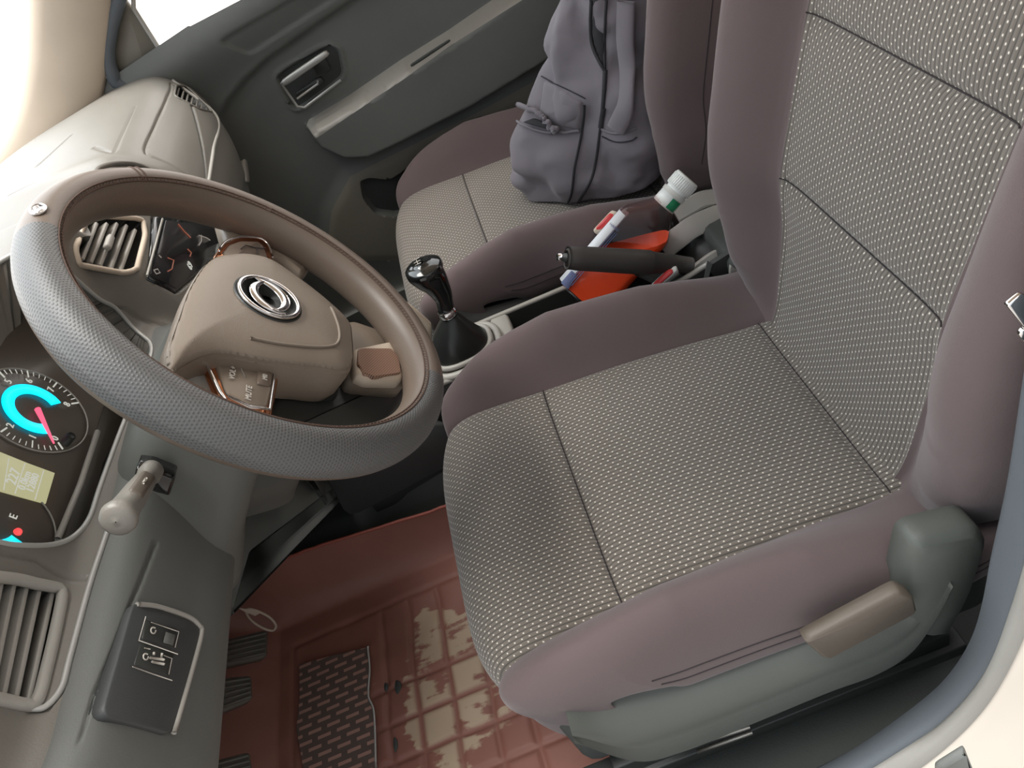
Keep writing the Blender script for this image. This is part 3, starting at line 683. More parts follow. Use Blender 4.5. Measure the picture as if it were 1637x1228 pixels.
# pull the nearest grid lines onto the outlines so every cut edge is clean
Xi, Si, TF, LB = tri_regions(Xi, Si, (clus, v1, v2, v3, scr, ap, gb), .0023, (0, .0045))
ii = np.clip((Xi - NX[0]) / .0032, 0, len(NX) - 1.001); jj = np.clip(Si / .0045, 0, NSP - 1.001); ia, ja = ii.astype(int), jj.astype(int); uu, vv_ = (ii - ia)[..., None], (jj - ja)[..., None]
bil = lambda G: (G[ia, ja] * (1 - uu) + G[ia + 1, ja] * uu) * (1 - vv_) + (G[ia, ja + 1] * (1 - uu) + G[ia + 1, ja + 1] * uu) * vv_
GS, NS = bil(GX), bil(NRM)
def recess(poly, depth, w=None):
    global D0; sd = sdpoly(poly, Xi, Si); D0 = np.maximum(D0, depth * sstep(-.0002, -.0044, sd)); return sd
sdc = recess(clus, .075)
recess(v1, .03); recess(v2, .028); recess(v3, .022); recess(scr, .006)
sda = sdpoly(ap, Xi, Si); D0 = D0 + .0035 * np.exp(-(sda / .0028) ** 2)
sdg = sdpoly(gb, Xi, Si); D0 = D0 + .004 * np.exp(-(sdg / .003) ** 2)
groove(HX([(176, 838), (160, 885), (145, 930), (112, 1050), (100, 1105), (80, 1130), (45, 1134)]), .004)
groove(HX([(248, 870), (225, 930), (180, 1040), (150, 1110), (128, 1180)]), .003, .003)
groove(HX([(0, 884), (60, 896), (138, 925)]), .003)
groove(HX([(108, 468), (150, 478), (200, 494), (262, 520)]), .003)
groove(HX([(215, 170), (185, 240), (180, 245), (150, 236)]), .003)
groove(HX([(15, 312), (60, 290)]), .003); groove(HX([(60, 265), (115, 215)]), .003)
# raised rim of the tray above the centre vent
rimline = HX([(152, 283), (165, 268), (195, 262), (225, 268), (262, 290)]);
# lip around the passenger side strip
V = GS - NS * D0[:, :, None]
V = V.copy(); 
inc = sdc < -.002; V[:, :, 1] = np.where(inc, np.maximum(V[:, :, 1], .80), V[:, :, 1])
ca, cg = LB[5], LB[6]
cv_ = LB[1] | LB[2] | LB[3]
low_ = (Si.ravel()[TF].mean(1) / .0045 > 228) & ~ca & ~cg & ~cv_  # lower dash in a cooler, darker grey: the light's difference is painted
F = TF
for nm, msk, mm in (('dash_shell', ~ca & ~cg & ~cv_ & ~low_, 'dash'), ('lower_dash', low_, 'plastic'), ('airbag_panel', ca, 'dash'), ('glovebox_door', cg, 'plastic')):
    v, f = sub(V, F[msk]); o = mesh(nm, v, f, mm, dash)
    if nm == 'glovebox_door': gbo = o
for i_e in (0, len(NX) - 1):
    rim_ = [tuple(V[i_e, j]) for j in range(0, NSP, 3)] + [tuple(V[i_e, NSP - 1]), (V[i_e, 0, 0], 1.18, .56)]
    mesh('dash_end', rim_, [tuple(range(len(rim_)))], 'plastic', dash, False)
def onskin(L, lift=.0): return [hit(*p)[0] + hit(*p)[1] * lift for p in L if hit(*p)]
def skinline(name, L, r, m, par, n=60, closed=False, lift=.0):
    P = cr(onskin(L, lift), n, closed); return MB().add(*tube(P, r, 8, closed)).build(name, m, par)
def outline(name, poly, r, m, par, lift=0.0, n=90):
    P = np.array([surf(x, s, lift) for x, s in poly]); return MB().add(*tube(P, r, 8, True)).build(name, m, par)
skinline('edge_highlight_strip', [(176, 838), (160, 885), (142, 940), (112, 1050), (98, 1100), (72, 1130), (45, 1133)], .0024, 'edge', dash)  # pale tube painting the highlight along the panel edge
outline('cluster_lip_highlight', clus, .0024, 'edge', dash, -.0005)  # pale tube: the bright edge highlight of the opening put into colour
skinline('tray_rim', [(150, 286), (160, 271), (190, 263), (225, 268), (268, 292)], .004, 'dash', dash, lift=.002)
skinline('corner_strip', [(276, 129), (304, 135), (334, 160), (345, 185), (341, 240), (332, 300)], .0035, 'light', dash)
# glove box pull
MB().add(*slab(roundpoly([hp(*p)[0] for p in ((388, 254), (394, 258), (398, 292), (391, 292))], .2, 3), hp(392, 270)[1], .008, .001, .003)).build('glovebox_pull', 'light', gbo)
# air vents: frame outline, slats, centre tab
def vent(li, poly, slats, m_frame, rf, tab=None, depth=.012, mslat='light', thick=.0022, bk=.026):
    fr = outline('air_vent', poly, rf, m_frame, dash, .0005)
    cv, cf = sub(V, TF[LB[li]]); mesh('vent_cavity', cv, cf, 'black', fr)
    for a, b in slats:
        A, B = hp(*a), hp(*b)
        if A is None or B is None: continue
        n_ = (A[1] + B[1]) / 2; p0, p1 = A[0] - n_ * depth, B[0] - n_ * depth; d_ = p1 - p0
        MB().add(*rbox((p0 + p1) / 2, frame(np.cross(d_, n_), d_), (np.linalg.norm(d_) / 2, depth * .75, thick), .0012)).build('slat', mslat, fr)
    if tab:
        A, B = hp(*tab[0]), hp(*tab[1]); d_ = B[0] - A[0]
        MB().add(*rbox((A[0] + B[0]) / 2 - A[1] * .001, frame(A[1], d_), (np.linalg.norm(d_) / 2, .004, .004), .002)).build('vent_tab', mslat, fr)
    return fr
vent(1, v1, [((102 - k * 20, 938 - k * 3), (60 - k * 19 + 1, 1126 - k * 4)) for k in (0.6, 1.6, 2.6, 3.6, 4.6, 5.6)], 'light', .0048, depth=.010, mslat='light', thick=.002)
vent(2, v2, [((157, 355), (134, 413)), ((174, 356), (148, 419)), ((190, 356), (163, 424)), ((205, 359), (180, 429)), ((219, 366), (195, 433))], 'beige', .0035, tab=((178, 378), (172, 396)), depth=.008)
vent(3, v3, [((287 + 7.5 * k, 139 + 5 * k), (283 + 8 * k, 154 + 4 * k)) for k in range(7)], 'dash', .0018, depth=.006, mslat='dash', thick=.0016, bk=.02)
# centre touch screen
P = [hp(*p)[0] for p in ((243, 349), (262, 347), (362, 362), (352, 410), (282, 468), (234, 446))]; nsc = np.cross(P[2] - P[0], P[5] - P[0]); nsc /= np.linalg.norm(nsc)
if nsc[1] > 0: nsc = -nsc
cen = np.mean(P, 0); P = [p - nsc * ((p - cen) @ nsc) for p in P]
ts = MB().add(*slab(P, nsc, .02, .002, .002)).build('touch_screen', 'gloss', dash)
def SP(px, py, lift=.003): return at(px, py, P=cen + nsc * lift, N=nsc)
MB().add(*slab([SP(*p) for p in ((266, 352), (356, 364), (346, 408), (283, 462), (242, 440))], nsc, .001, .0003)).build('display', 'screen', ts)
MB().add(*tube([SP(260, 350), SP(235, 441)], .0016, 6)).build('screen_edge', 'light', ts)
scr_r = SP(300, 350) - SP(268, 440); scr_r = np.array([1, 0, 0.]) ; scr_u = np.cross(nsc, scr_r)
for pts, m_ in (([(285, 358), (295, 370), (305, 380)], 'iconorange'), ([(268, 412), (278, 416), (275, 430), (268, 434)], 'iconorange'), ([(318, 376), (330, 380), (336, 384)], 'icongrey'), ([(322, 376), (322, 386), (318, 392)], 'icongrey'), ([(246, 432), (250, 438), (256, 436), (252, 430), (246, 432)], 'icongrey'), ([(254, 408), (258, 412)], 'icongrey'), ([(300, 398), (306, 404), (304, 410)], 'iconorange')):
    MB().add(*tube([SP(*p, .0035) for p in pts], .0007, 5)).build('screen_icon', m_, ts)
text('screen_digits', '69', SP(304, 425, .0034), scr_r, scr_u, .014, 'dialmark', ts)
# instrument cluster
icn = np.array([0, -.93, .36]); icn /= np.linalg.norm(icn); icu = np.cross(icn, [1, 0, 0.]); icu = icu if icu[2] > 0 else -icu; icr = np.array([1, 0, 0.]); ic0 = np.array([.02, .775, .74])
def IC(px, py, lift=0): return at(px, py, P=ic0 + icn * lift, N=icn)
def ICL(c, a, r, lift=0):
    a = math.radians(a); return c + r * (math.cos(a) * icr + math.sin(a) * icu) + icn * lift
face = [ic0 + icr * x + icu * y for x, y in rrect(-.005, .03, .172, .085, .03)]
ic = MB().add(*slab(face, icn, .004, .001)).build('instrument_cluster', 'dial', dash)
ct = IC(55, 655, .002); cg_ = IC(-12, 838, .002)
def ring(c, r, a0, a1, rad, n=40, lift=0): return tube([ICL(c, a, r, lift) for a in np.linspace(a0, a1, n)], rad, 6)
def arcband(c, r0, r1, a0, a1, lift, n=36):
    v = []
    for a in np.linspace(a0, a1, n): v += [ICL(c, a, r0, lift), ICL(c, a, r1, lift), ICL(c, a, r1, lift - .0012), ICL(c, a, r0, lift - .0012)]
    f = grid_faces(n, 4, False, True) + [(0, 1, 2, 3), tuple((n - 1) * 4 + k for k in (3, 2, 1, 0))]; return v, f
MB().add(*ring(ct, .0505, 0, 360, .0008, 60)).build('dial_rim', 'light', ic)
MB().add(*arcband(ct, .0185, .0295, -40, 222, .002)).build('blue_arc', 'cyan', ic)
mb = MB()
for k in range(41):
    a = 225 - k * 270 / 40; r0 = .0435 if k % 5 else .0405; mb.add(*tube([ICL(ct, a, r0, .001), ICL(ct, a, .0485, .001)], .00045 if k % 5 else .0008, 4))
mb.build('dial_ticks', 'dialmark', ic)
for k in range(9):
    a = 225 - k * 270 / 8; text('dial_number', str(k), ICL(ct, a, .0355, .001), icr, icu, .0095, 'dialmark', ic)
MB().add(*tube([ICL(ct, 215, .002, .004), ICL(ct, 215, .043, .004)], [.0028, .0008], 6)).build('needle', 'pink', ic)
MB().add(*ring(cg_, .050, 0, 360, .0008, 60)).build('dial_rim', 'light', ic)
MB().add(*arcband(cg_, .0165, .027, 30, 250, .002)).build('blue_arc', 'cyan', ic)
text('dial_letter', 'E', IC(22, 826, .003), icr, icu, .009, 'dialmark', ic)
MB().add(*lathe(IC(28, 851, .0), IC(28, 851, .0) + icn * .002, [(0, .0034), (.002, .003)], 16)).build('warning_lamp', 'redlamp', ic)
q = [IC(*p, .003) for p in ((-5, 720), (45, 740), (88, 756), (74, 804), (30, 792), (-20, 778))]
ld = MB().add(*slab(q, icn, .002, .0005)).build('trip_display', 'lcd', ic)
for a, b in (((14, 733), (6, 783)), ((40, 741), (24, 789)), ((70, 752), (56, 799))): MB().add(*tube([IC(*a, .0036), IC(*b, .0036)], .0005, 4)).build('display_rule', 'dialmark', ld)
text('display_text', '227', IC(22, 762, .0036), icr, icu, .012, 'dialmark', ld); text('display_text', '0.0km', IC(40, 768, .0036), icr, icu, .009, 'dialmark', ld); text('display_text', '12880', IC(53, 772, .0036), icr, icu, .009, 'dialmark', ld)
MB().add(*lathe(IC(104, 708, 0), IC(104, 708, 0) + icn * .012, [(0, .0045), (.011, .0045), (.012, .0035)], 14)).build('reset_button', 'black', ic)
MB().add(*tube([IC(156, 690, .006), IC(128, 775, .006), IC(92, 862, .006)], .0028, 8)).build('cluster_bezel', 'light', ic)
# switch panel details
sn = hp(240, 1060)[1]; s0 = hp(240, 1060)[0]
swq = [hit(*p)[0] for p in ((225, 975), (310, 1008), (270, 1160), (175, 1135))]; sn = np.cross(swq[2] - swq[0], swq[3] - swq[1]); sn /= np.linalg.norm(sn); sn = sn if sn[1] < 0 else -sn; s0 = np.mean(swq, 0)
swo = MB().add(*slab(roundpoly([at(*p, P=s0 + sn * .006, N=sn) for p in ((214, 964), (252, 970), (318, 1000), (321, 1018), (276, 1175), (163, 1144))], .12, 5), sn, .018, .0012)).build('switch_panel', 'panel', dash)
def SW(px, py, lift=0): return at(px, py, P=s0 + sn * (lift + .004), N=sn)
MB().add(*tube([SW(*p, .002) for p in cr([(219, 966), (252, 970), (300, 986), (318, 1000), (322, 1012), (310, 1060), (278, 1172)], 40)], .0022, 8)).build('panel_edge', 'light', swo)
for L in ([(234, 990), (285, 1005), (280, 1038), (228, 1022)], [(226, 1026), (280, 1042), (272, 1082), (215, 1064)]):
    MB().add(*slab(roundpoly([SW(*p, .003) for p in L], .08, 3), sn, .004, .001)).build('switch', 'black', swo)
MB().add(*slab([SW(*p, .0045) for p in ((266, 1010), (281, 1015), (277, 1032), (262, 1027))], sn, .001, .0003)).build('switch_cap', 'plastic', swo)
mb = MB()
for L in ([(242, 995), (286, 1010), (280, 1035)], [(231, 1036), (240, 1038)], [(262, 1048), (275, 1053), (270, 1078)], [(212, 1066), (245, 1078), (275, 1088)], [(233, 986), (222, 1024), (284, 1046)]): mb.add(*tube([SW(*p, .0045) for p in L], .0005, 4))
for c_ in ((245, 1008), (233, 1050)): mb.add(*tube([SW(c_[0] + 4 * math.cos(a), c_[1] + 5 * math.sin(a), .0045) for a in np.linspace(0, 5.5, 9)], .0007, 4))
for L in ([(240, 1052), (262, 1055)], [(243, 1058), (262, 1062)], [(246, 1047), (246, 1043)], [(258, 1050), (259, 1045)]): mb.add(*tube([SW(*p, .0045) for p in L], .0012, 4))
mb.build('switch_icon', 'mark', swo)
# steering column
colm = thing('steering_column', (.03, .74, .60), 'grey moulded shroud of the steering column below the wheel', 'steering column')
wt = .58085; WU = np.array([0, math.sin(wt), math.cos(wt)]); WR = np.array([1., 0, 0]); WN = np.cross(WR, WU); WC = CC + 1.045 * (np.array([.00860733, .53817708, .73887402]) - CC)
def WG(x, u, n): return WC + WR * x + WU * u + WN * n
v = []; ks = [(-.045, .058, .048, .010), (-.07, .066, .056, .004), (-.11, .074, .060, .0), (-.16, .080, .064, -.004), (-.215, .084, .070, -.010), (-.27, .086, .082, -.02), (-.30, .08, .08, -.03)]
for n_, hx, hu, cu_ in ks:
    for x, u in rrect(-.010 + .08 * (n_ + .045), cu_, hx, hu, min(hx, hu) * .55, 6): v.append(WG(x, u, n_))
kk = len(rrect(0, 0, 1, 1, .1, 6)); f = grid_faces(len(ks), kk, False, True) + [tuple(range(kk))[::-1], tuple((len(ks) - 1) * kk + i for i in range(kk))]
sh = MB().add(v, f).build('column_shroud', 'plastic', colm)
# turn signal stalk
bs = [at(*p, x=-.072) for p in ((222, 736), (243, 738), (283, 754), (274, 782), (250, 776), (230, 765), (218, 752))]
sm = at(240, 752, x=-.078)
MB().add(*slab(roundpoly(bs, .15, 3), (-1, 0, .1), .02, .003, .012)).build('stalk_socket', 'gloss', colm)
tip = at(194, 822, x=-.165)
root_ = at(246, 748, x=-.088)
d_ = tip - root_; Ln = np.linalg.norm(d_)
sk = MB().add(*lathe(root_, tip, [(0, .007), (.004, .0095), (.014, .010), (.02, .007), (.024, .009), (Ln * .55, .0105), (Ln * .85, .0115), (Ln * .93, .0120), (Ln, .0135), (Ln + .005, .0146), (Ln + .009, .0138), (Ln + .011, .0110), (Ln + .0122, .006), (Ln + .0125, .0005)], 28)).build('signal_stalk', 'stalk', colm)
sd_ = np.array(CC) - (root_ + tip) / 2; sd_ -= (sd_ @ (d_ / Ln)) * d_ / Ln; sd_ /= np.linalg.norm(sd_)
MB().add(*rbox(root_ + d_ * .58 + sd_ * .0088, frame(sd_, d_), (Ln * .22, .0062, .004), .003)).build('stalk_grip', 'lever', sk)
MB().add(*tube([root_ + d_ * .52 + sd_ * .0134, root_ + d_ * .62 + sd_ * .0134], .0012, 5)).add(*tube([root_ + d_ * .57 + sd_ * .0134 + np.array([0, .003, -.002]), root_ + d_ * .57 + sd_ * .0134 - np.array([0, .003, -.002])], .001, 5)).build('stalk_icon', 'mark', sk)
# lower knee panels between the column and the tunnel, dark firewall behind
kv = [at(*p, y=.735) for p in ((372, 860), (432, 772), (520, 715), (650, 690), (640, 728), (520, 808), (402, 884), (386, 940), (374, 985), (362, 940))]
MB().add(*slab(roundpoly(kv, .08, 3), (.05, -1, -.1), .03, .004, .0)).build('knee_panel', 'plastic', dash)
MB().add(*tube([at(*p, y=.7345) for p in ((488, 766), (505, 786), (521, 807))], .0012, 5)).build('panel_gap', 'dark', dash)
v = []
for x in np.linspace(-.36, 1.02, 20):
    for y, z in ((.78, .50), (.98, .46), (1.06, .40), (1.10, .25), (1.12, .10)): v.append((x, y + .02 * math.sin(x * 9), z))
o_ = mesh('wall_front', v, grid_faces(20, 5), 'dark'); o_['kind'] = 'structure'

# ------------------------------------------------------------------ steering wheel
wheel = thing('steering_wheel', WC, 'grey leather-wrapped steering wheel with stitched rim and round hub emblem', 'steering wheel')
def WL(px, py, n=0.0):
    """pixel to wheel plane coordinates (right, up) at height n above the rim plane"""
    p = at(px, py, P=WC + WN * n, N=WN) - WC; return float(p @ WR), float(p @ WU)
RR = .1845
nA, nB = 200, 28; v = []; uv = []
for i in range(nA + 1):
    a = 2 * math.pi * i / nA
    for j in range(nB + 1):
        b = 2 * math.pi * j / nB
        k = 1 + .05 * math.exp(-((abs((a % (2 * math.pi)) - math.pi * .78)) / .3) ** 2)
        rad, ax = .0200 * k * math.cos(b), .0255 * k * math.sin(b)
        rr = RR + rad; v.append(WG(rr * math.cos(a), rr * math.sin(a), ax - .002)); uv.append((a * RR, b * .0195))
v = np.array(v); uv = np.array(uv); F_ = np.array(grid_faces(nA + 1, nB + 1)); 
aa = uv[F_[:, 0], 0] / RR; bb = uv[F_[:, 0], 1] / .0195
# two smooth-leather stretches at each side, perforated leather elsewhere; the inner side is smooth all round
deg = np.degrees(aa) % 360
perfm = ((deg > 98) & (deg < 235)) & ~((bb > math.pi * .64) & (bb < math.pi * 1.8)) | ((deg >= 235) & (deg < 262)) & ~((bb > math.pi * .64) & (bb < math.pi * 1.8))
def subuv(m):
    f = F_[m]; idx = np.unique(f); mp = -np.ones(len(v), int); mp[idx] = np.arange(len(idx)); return v[idx], mp[f], uv[idx]
a_, b_, c_ = subuv(perfm); mesh('perforated_rim', a_, b_[:, ::-1], 'rimperf', wheel, uv=c_, label='perforated leather rim section')
a_, b_, c_ = subuv(~perfm); rim = mesh('rim', a_, b_[:, ::-1], 'rimsmooth', wheel, uv=c_)
def RP(deg, b, lift=.0004, R0=RR):
    a = math.radians(deg); b = math.radians(b); return WG((R0 + (.0200 + lift) * math.cos(b)) * math.cos(a), (R0 + (.0200 + lift) * math.cos(b)) * math.sin(a), (.0255 + lift) * math.sin(b) - .002)
mb = MB()
for b0 in (122, 112):
    mb.add(*tube([RP(d, b0) for d in np.linspace(0, 360, 181)], .0007, 5))
# little cross stitches
for d in np.arange(0, 360, 1.5): mb.add(*tube([RP(d, 113.5, .0008), RP(d + .5, 120.5, .0008)], .00045, 4))
mb.build('rim_stitching', 'rimstitch', rim)
mb = MB()
for d0 in (43, 45): mb.add(*tube([RP(d0 + 3 * math.sin(math.radians(b)), b) for b in np.linspace(-60, 122, 24)], .0007, 5))
mb.build('cross_stitching', 'rimstitch', rim)
# rim badge
bc = RP(93.5, 62, .001); bn = (RP(93.5, 62, .02) - RP(93.5, 62, 0)); bn /= np.linalg.norm(bn); ba = RP(96, 62) - RP(91, 62); ba /= np.linalg.norm(ba); bb_ = np.cross(bn, ba)
mb = MB().add(*tube([bc + ba * .0088 * math.cos(t) + bb_ * .0058 * math.sin(t) for t in np.linspace(0, 2 * math.pi, 28)[:-1]], .0011, 6, True))
for sg in (-1, 1): mb.add(*tube([bc + ba * x * sg * .0075 + bb_ * sg * (.0035 - .005 * abs(x - .2)) for x in np.linspace(-.7, .8, 10)], [.0004 + .001 * math.sin(math.pi * t) for t in np.linspace(.05, .95, 10)], 6))
mb.add(*slab([bc + ba * .0085 * math.cos(t) + bb_ * .0055 * math.sin(t) for t in np.linspace(0, 2 * math.pi, 20)[:-1]], bn, .002, .0003)).build('rim_badge', 'chrome', wheel)
# hub pad
def loft(secs, cap=True):
    k = len(secs[0][0]); v = []
    for pts, n in secs: v += [WG(x, u, n) for x, u in pts]
    f = grid_faces(len(secs), k, False, True)
    if cap: f += [tuple((len(secs) - 1) * k + i for i in range(k)), tuple(range(k))[::-1]]
    return v, f
pad_px = [(273, 592), (268, 556), (283, 508), (303, 455), (334, 412), (370, 402), (405, 403), (437, 413), (475, 438), (522, 474), (558, 508), (567, 532), (563, 588), (500, 586), (430, 577), (370, 566), (338, 566), (312, 574), (290, 586)]
PN = .004
pad = cr([WL(*p, PN) for p in pad_px], 120, True); pc = np.array([.012, -.018])
def sc(P, k, dx=0, dy=0): return pc + (P - pc) * k + np.array([dx, dy])
nseg = 14; secs = [(sc(pad, .93), -.045), (sc(pad, .985), -.032), (sc(pad, 1.0), -.015), (sc(pad, .995), -.004), (sc(pad, .975), .002)]
def padz(x, u):
    d_ = -float(sdpoly(pad, np.array([x]), np.array([u]))[0]); return .002 + .0115 * (1 - math.exp(-max(d_, 0) / .016))
v = []
for pts, n in secs: v += [WG(x, u, n) for x, u in pts]
HB = MB().add(v, grid_faces(len(secs), 120, False, True))
px_, pu_ = np.meshgrid(np.arange(pad[:, 0].min() - .004, pad[:, 0].max() + .004, .0020), np.arange(pad[:, 1].min() - .004, pad[:, 1].max() + .004, .0020), indexing='ij')
px_, pu_, PT, PL = tri_regions(px_, pu_, (sc(pad, .990),), .00145)
dd_ = np.clip(-sdpoly(pad, px_, pu_), 0, None); ph = .002 + .0115 * (1 - np.exp(-np.maximum(dd_ - .0015, 0) / .016)) - 2.0 * np.clip(.0028 - dd_, 0, None)
pv, pf = sub(np.stack([px_, pu_, ph], -1), PT[PL[0]]); HB.add([WG(*q) for q in pv], pf.tolist())
hub = HB.build('airbag_cover', 'warmplastic', wheel)
# raised ledge line along the lower right of the pad
ll = cr([WL(*p, .010) for p in ((400, 541), (455, 551), (520, 556), (540, 548), (541, 525), (528, 492))], 40)
MB().add(*tube([WG(x, u, padz(x, u) + .0002) for x, u in ll], .0016, 8)).build('pad_ridge', 'warmplastic', hub)
# emblem: ring with two crossing swallow-tail crescents
ec = np.array(WL(429, 478, .013)); E_R = .0295; en = padz(*ec) + .001
MB().add(*lathe(WG(*ec, en - .002), WG(*ec, en + .001), [(0, .034), (.0015, .034), (.002, .0325)], 40)).build('emblem_seat', 'black', hub)
em = MB().add(*tube([WG(ec[0] + E_R * math.cos(t), ec[1] + E_R * math.sin(t), en + .001) for t in np.linspace(0, 2 * math.pi, 49)[:-1]], .0026, 8, True))
for s_ in (1, -1):
    v = []; nn_ = 22
    for i in range(nn_):
        t = i / (nn_ - 1); ang = math.radians(215 - 200 * t); ro = .0272 - .004 * t; ri = ro - (.0120 * math.sin(math.pi * t ** .8) ** .7 + .0005)
        for r0, z0 in ((ro, .0012), (ro - .0005, .003), ((ro + ri) / 2, .0042), (ri + .0005, .003), (ri, .0012)):
            v.append(WG(ec[0] + s_ * (r0 * math.cos(ang) * .98 + .001), ec[1] + s_ * (r0 * math.sin(ang) * .92 - .002), en + z0))
    em.add(v, grid_faces(nn_, 5, False, True))
em.build('emblem', 'chrome', hub)
# spokes behind the pad
def plate(px, n, th, m, name, par, bev=.003, r=.18, rn=4, **k):
    return MB().add(*slab(roundpoly([WG(*WL(*p, n), n) for p in px], r, rn), WN, th, bev)).build(name, m, par, **k)
plate([(243, 602), (262, 566), (300, 560), (345, 565), (352, 590), (352, 625), (374, 660), (398, 690), (330, 668)], -.022, .025, 'light', 'left_spoke_shell', wheel, .006)
plate([(352, 330), (368, 385), (440, 405), (486, 440), (520, 392), (440, 352)], -.02, .022, 'warmplastic', 'spoke', wheel, .006)
plate([(552, 505), (640, 535), (664, 590), (648, 612), (560, 602)], -.022, .028, 'warmplastic', 'spoke', wheel, .006)
# button pods with chrome surrounds, a warm reflection painted into them
pl = plate([(322, 563), (342, 562), (450, 582), (447, 600), (436, 668), (376, 657), (347, 624)], -.014, .02, 'tintchrome', 'button_frame', wheel, .003, .12)
bp = plate([(340, 567), (440, 582), (440, 604), (428, 650), (398, 648), (362, 628)], -.011, .008, 'warmplastic', 'button_pad', pl, .002, .12)
MB().add(*tube([WG(*WL(*p, -.010), -.010) for p in ((445, 580), (438, 606), (431, 655), (400, 650), (364, 634))], .0016, 8)).build('chrome_edge', 'chrome', pl)
MB().add(*tube([WG(*WL(*p, -.010), -.010) for p in ((326, 563), (334, 590), (352, 627), (372, 657))], .0018, 8)).build('chrome_edge', 'chrome', pl)
def T(nm, s, px, py, n, size, par): return text(nm, s, WG(*WL(px, py, n), n), WR, WU, size, 'mark', par)
T('button_text', 'VOL+', 372, 596, -.0095, .0075, bp); T('button_text', 'MUTE', 398, 628, -.0095, .0075, bp)
plate([(413, 590), (437, 592), (434, 617), (411, 613)], -.009, .003, 'rimsmooth', 'button', bp, .001, .2); T('button_text', 'M0', 424, 603, -.0082, .0065, bp)
MB().add(*tube([WG(*WL(*p, -.0105), -.0105) for p in ((380, 578), (392, 603))], .0005, 5)).build('button_gap', 'edge', bp)
pr = plate([(343, 408), (356, 388), (380, 378), (415, 378), (430, 386), (438, 414), (420, 425), (360, 425)], -.012, .02, 'tintchrome', 'button_frame', wheel, .003, .15)
bp2 = plate([(356, 402), (366, 390), (384, 384), (412, 385), (422, 392), (430, 412), (400, 420), (362, 418)], -.010, .006, 'rimsmooth', 'button_pad', pr, .002, .12)
MB().add(*tube([WG(*WL(*p, -.009), -.009) for p in cr([(350, 400), (362, 386), (385, 379), (414, 381), (428, 390), (436, 410)], 20)], .0014, 8)).build('chrome_edge', 'chrome', pr)
MB().add(*tube([WG(*WL(*p, -.009), -.009) for p in ((385, 398), (393, 392), (408, 396), (424, 397))], .0006, 5)).add(*tube([WG(*WL(*p, -.009), -.009) for p in ((411, 396), (413, 412))], .0006, 5)).build('button_gap', 'stitch', bp2)
# lower spoke: satin surround with perforated trim
lf = plate([(566, 556), (630, 543), (654, 560), (655, 590), (642, 606), (590, 604), (572, 596)], -.012, .014, 'beige', 'lower_spoke_trim', wheel, .003, .15)
pv, pf = slab(roundpoly([WG(*WL(*p, -.0095), -.0095) for p in [(573, 556), (625, 556), (638, 570), (642, 596), (600, 602), (582, 596), (573, 580)]], .15, 4), WN, .005, .001)
mesh('perforated_trim', pv, pf, 'perf', lf, smooth=False, uv=[(float(np.array(q) @ WR), float(np.array(q) @ WU)) for q in pv])
plate([(446, 604), (560, 604), (640, 600), (652, 625), (628, 668), (560, 700), (440, 700), (436, 650)], -.046, .03, 'black', 'spoke_back_cover', wheel, .006, .15)
# back cover of the hub
bk = sc(pad, .72, 0, -.02); 
MB().add(*loft([(bk, -.035), (sc(pad, .80, 0, -.022), -.045), (sc(pad, .62, 0, -.03), -.085)])).build('hub_back_cover', 'black', wheel)

# ------------------------------------------------------------------ floor mat, pedals
mt = thing('floor_mat', (0, .70, .09), 'brick red leather driver floor mat with worn tan patches and a raised side wall', 'floor mat')
xs, ys = np.arange(-.30, .262, .0028), np.arange(.32, 1.10, .0032)
# parameter x runs past the tunnel foot and turns up the tunnel wall
Xg, Yg = np.meshgrid(np.arange(-.30, .372, .0028), ys, indexing='ij')
foot = .196
turn = np.clip(Xg - foot, 0, None); wallh = np.clip(turn - .012, 0, None)
PX = np.where(turn > 0, foot + .028 * (1 - np.exp(-turn / .028)) + wallh * .06, Xg)
PZ = .090 + np.where(turn > 0, np.sqrt(turn ** 2 + .012 ** 2) - .012, 0) * 1.0
rise = np.clip(Yg - .935, 0, None); PZ = PZ + rise * .75
PY = Yg
gx = [-.205, -.15, -.095, -.04, .015]; gyl = [.545, .597, .652, .705, .752]
edge = (np.abs(Xg - foot))
g = np.zeros(Xg.shape)
for y0 in gyl: g = np.maximum(g, np.exp(-((Yg - y0 - .004 * vnoise(Xg + 5, Yg + 5, .08, 4)) / .0042) ** 2) * sstep(.165, .14, Xg))
for x0 in gx: g = np.maximum(g, np.exp(-((Xg - x0) / .0042) ** 2) * sstep(.785, .77, Yg) * (1 if x0 < .1 else 0))
g *= sstep(.79, .77, Yg)
g = np.maximum(g, np.exp(-((Xg - .158) / .005) ** 2) * sstep(.93, .9, Yg) * .5)
g = np.maximum(g, np.exp(-((Yg - .91) / .004) ** 2) * .5 * sstep(.17, .15, Xg))
PZ = PZ - .0045 * g + .0015 * vnoise(Xg + 3, Yg + 3, .03, 7)
keep = (Xg - foot < .112 + .02 * np.sin(Yg * 9)) & ~((Yg > 1.04) & (Xg > .1)) & ((Xg > -.222) | (Yg > .60))
fc = np.array(grid_faces(*Xg.shape)); cm = (keep[:-1, :-1] & keep[1:, 1:]).ravel()
V = np.stack([PX, PY, PZ], -1); idx = np.unique(fc[cm]); mp = -np.ones(Xg.size, int); mp[idx] = np.arange(len(idx))
hole = 1 - np.clip(g * 1.4, 0, 1)
mo = mesh('mat_sheet', V.reshape(-1, 3)[idx], mp[fc[cm]], 'mat', mt, attr=hole.ravel()[idx])
# rolled top edge of the mat wall
i_ = [np.where(keep[:, j])[0].max() for j in range(len(ys))]; P = np.array([V[i_[j], j] for j in range(0, 194, 5)]); MB().add(*tube(P, .0028, 6)).build('mat_edge', mat('red_piping', (150, 78, 64), .5), mo)
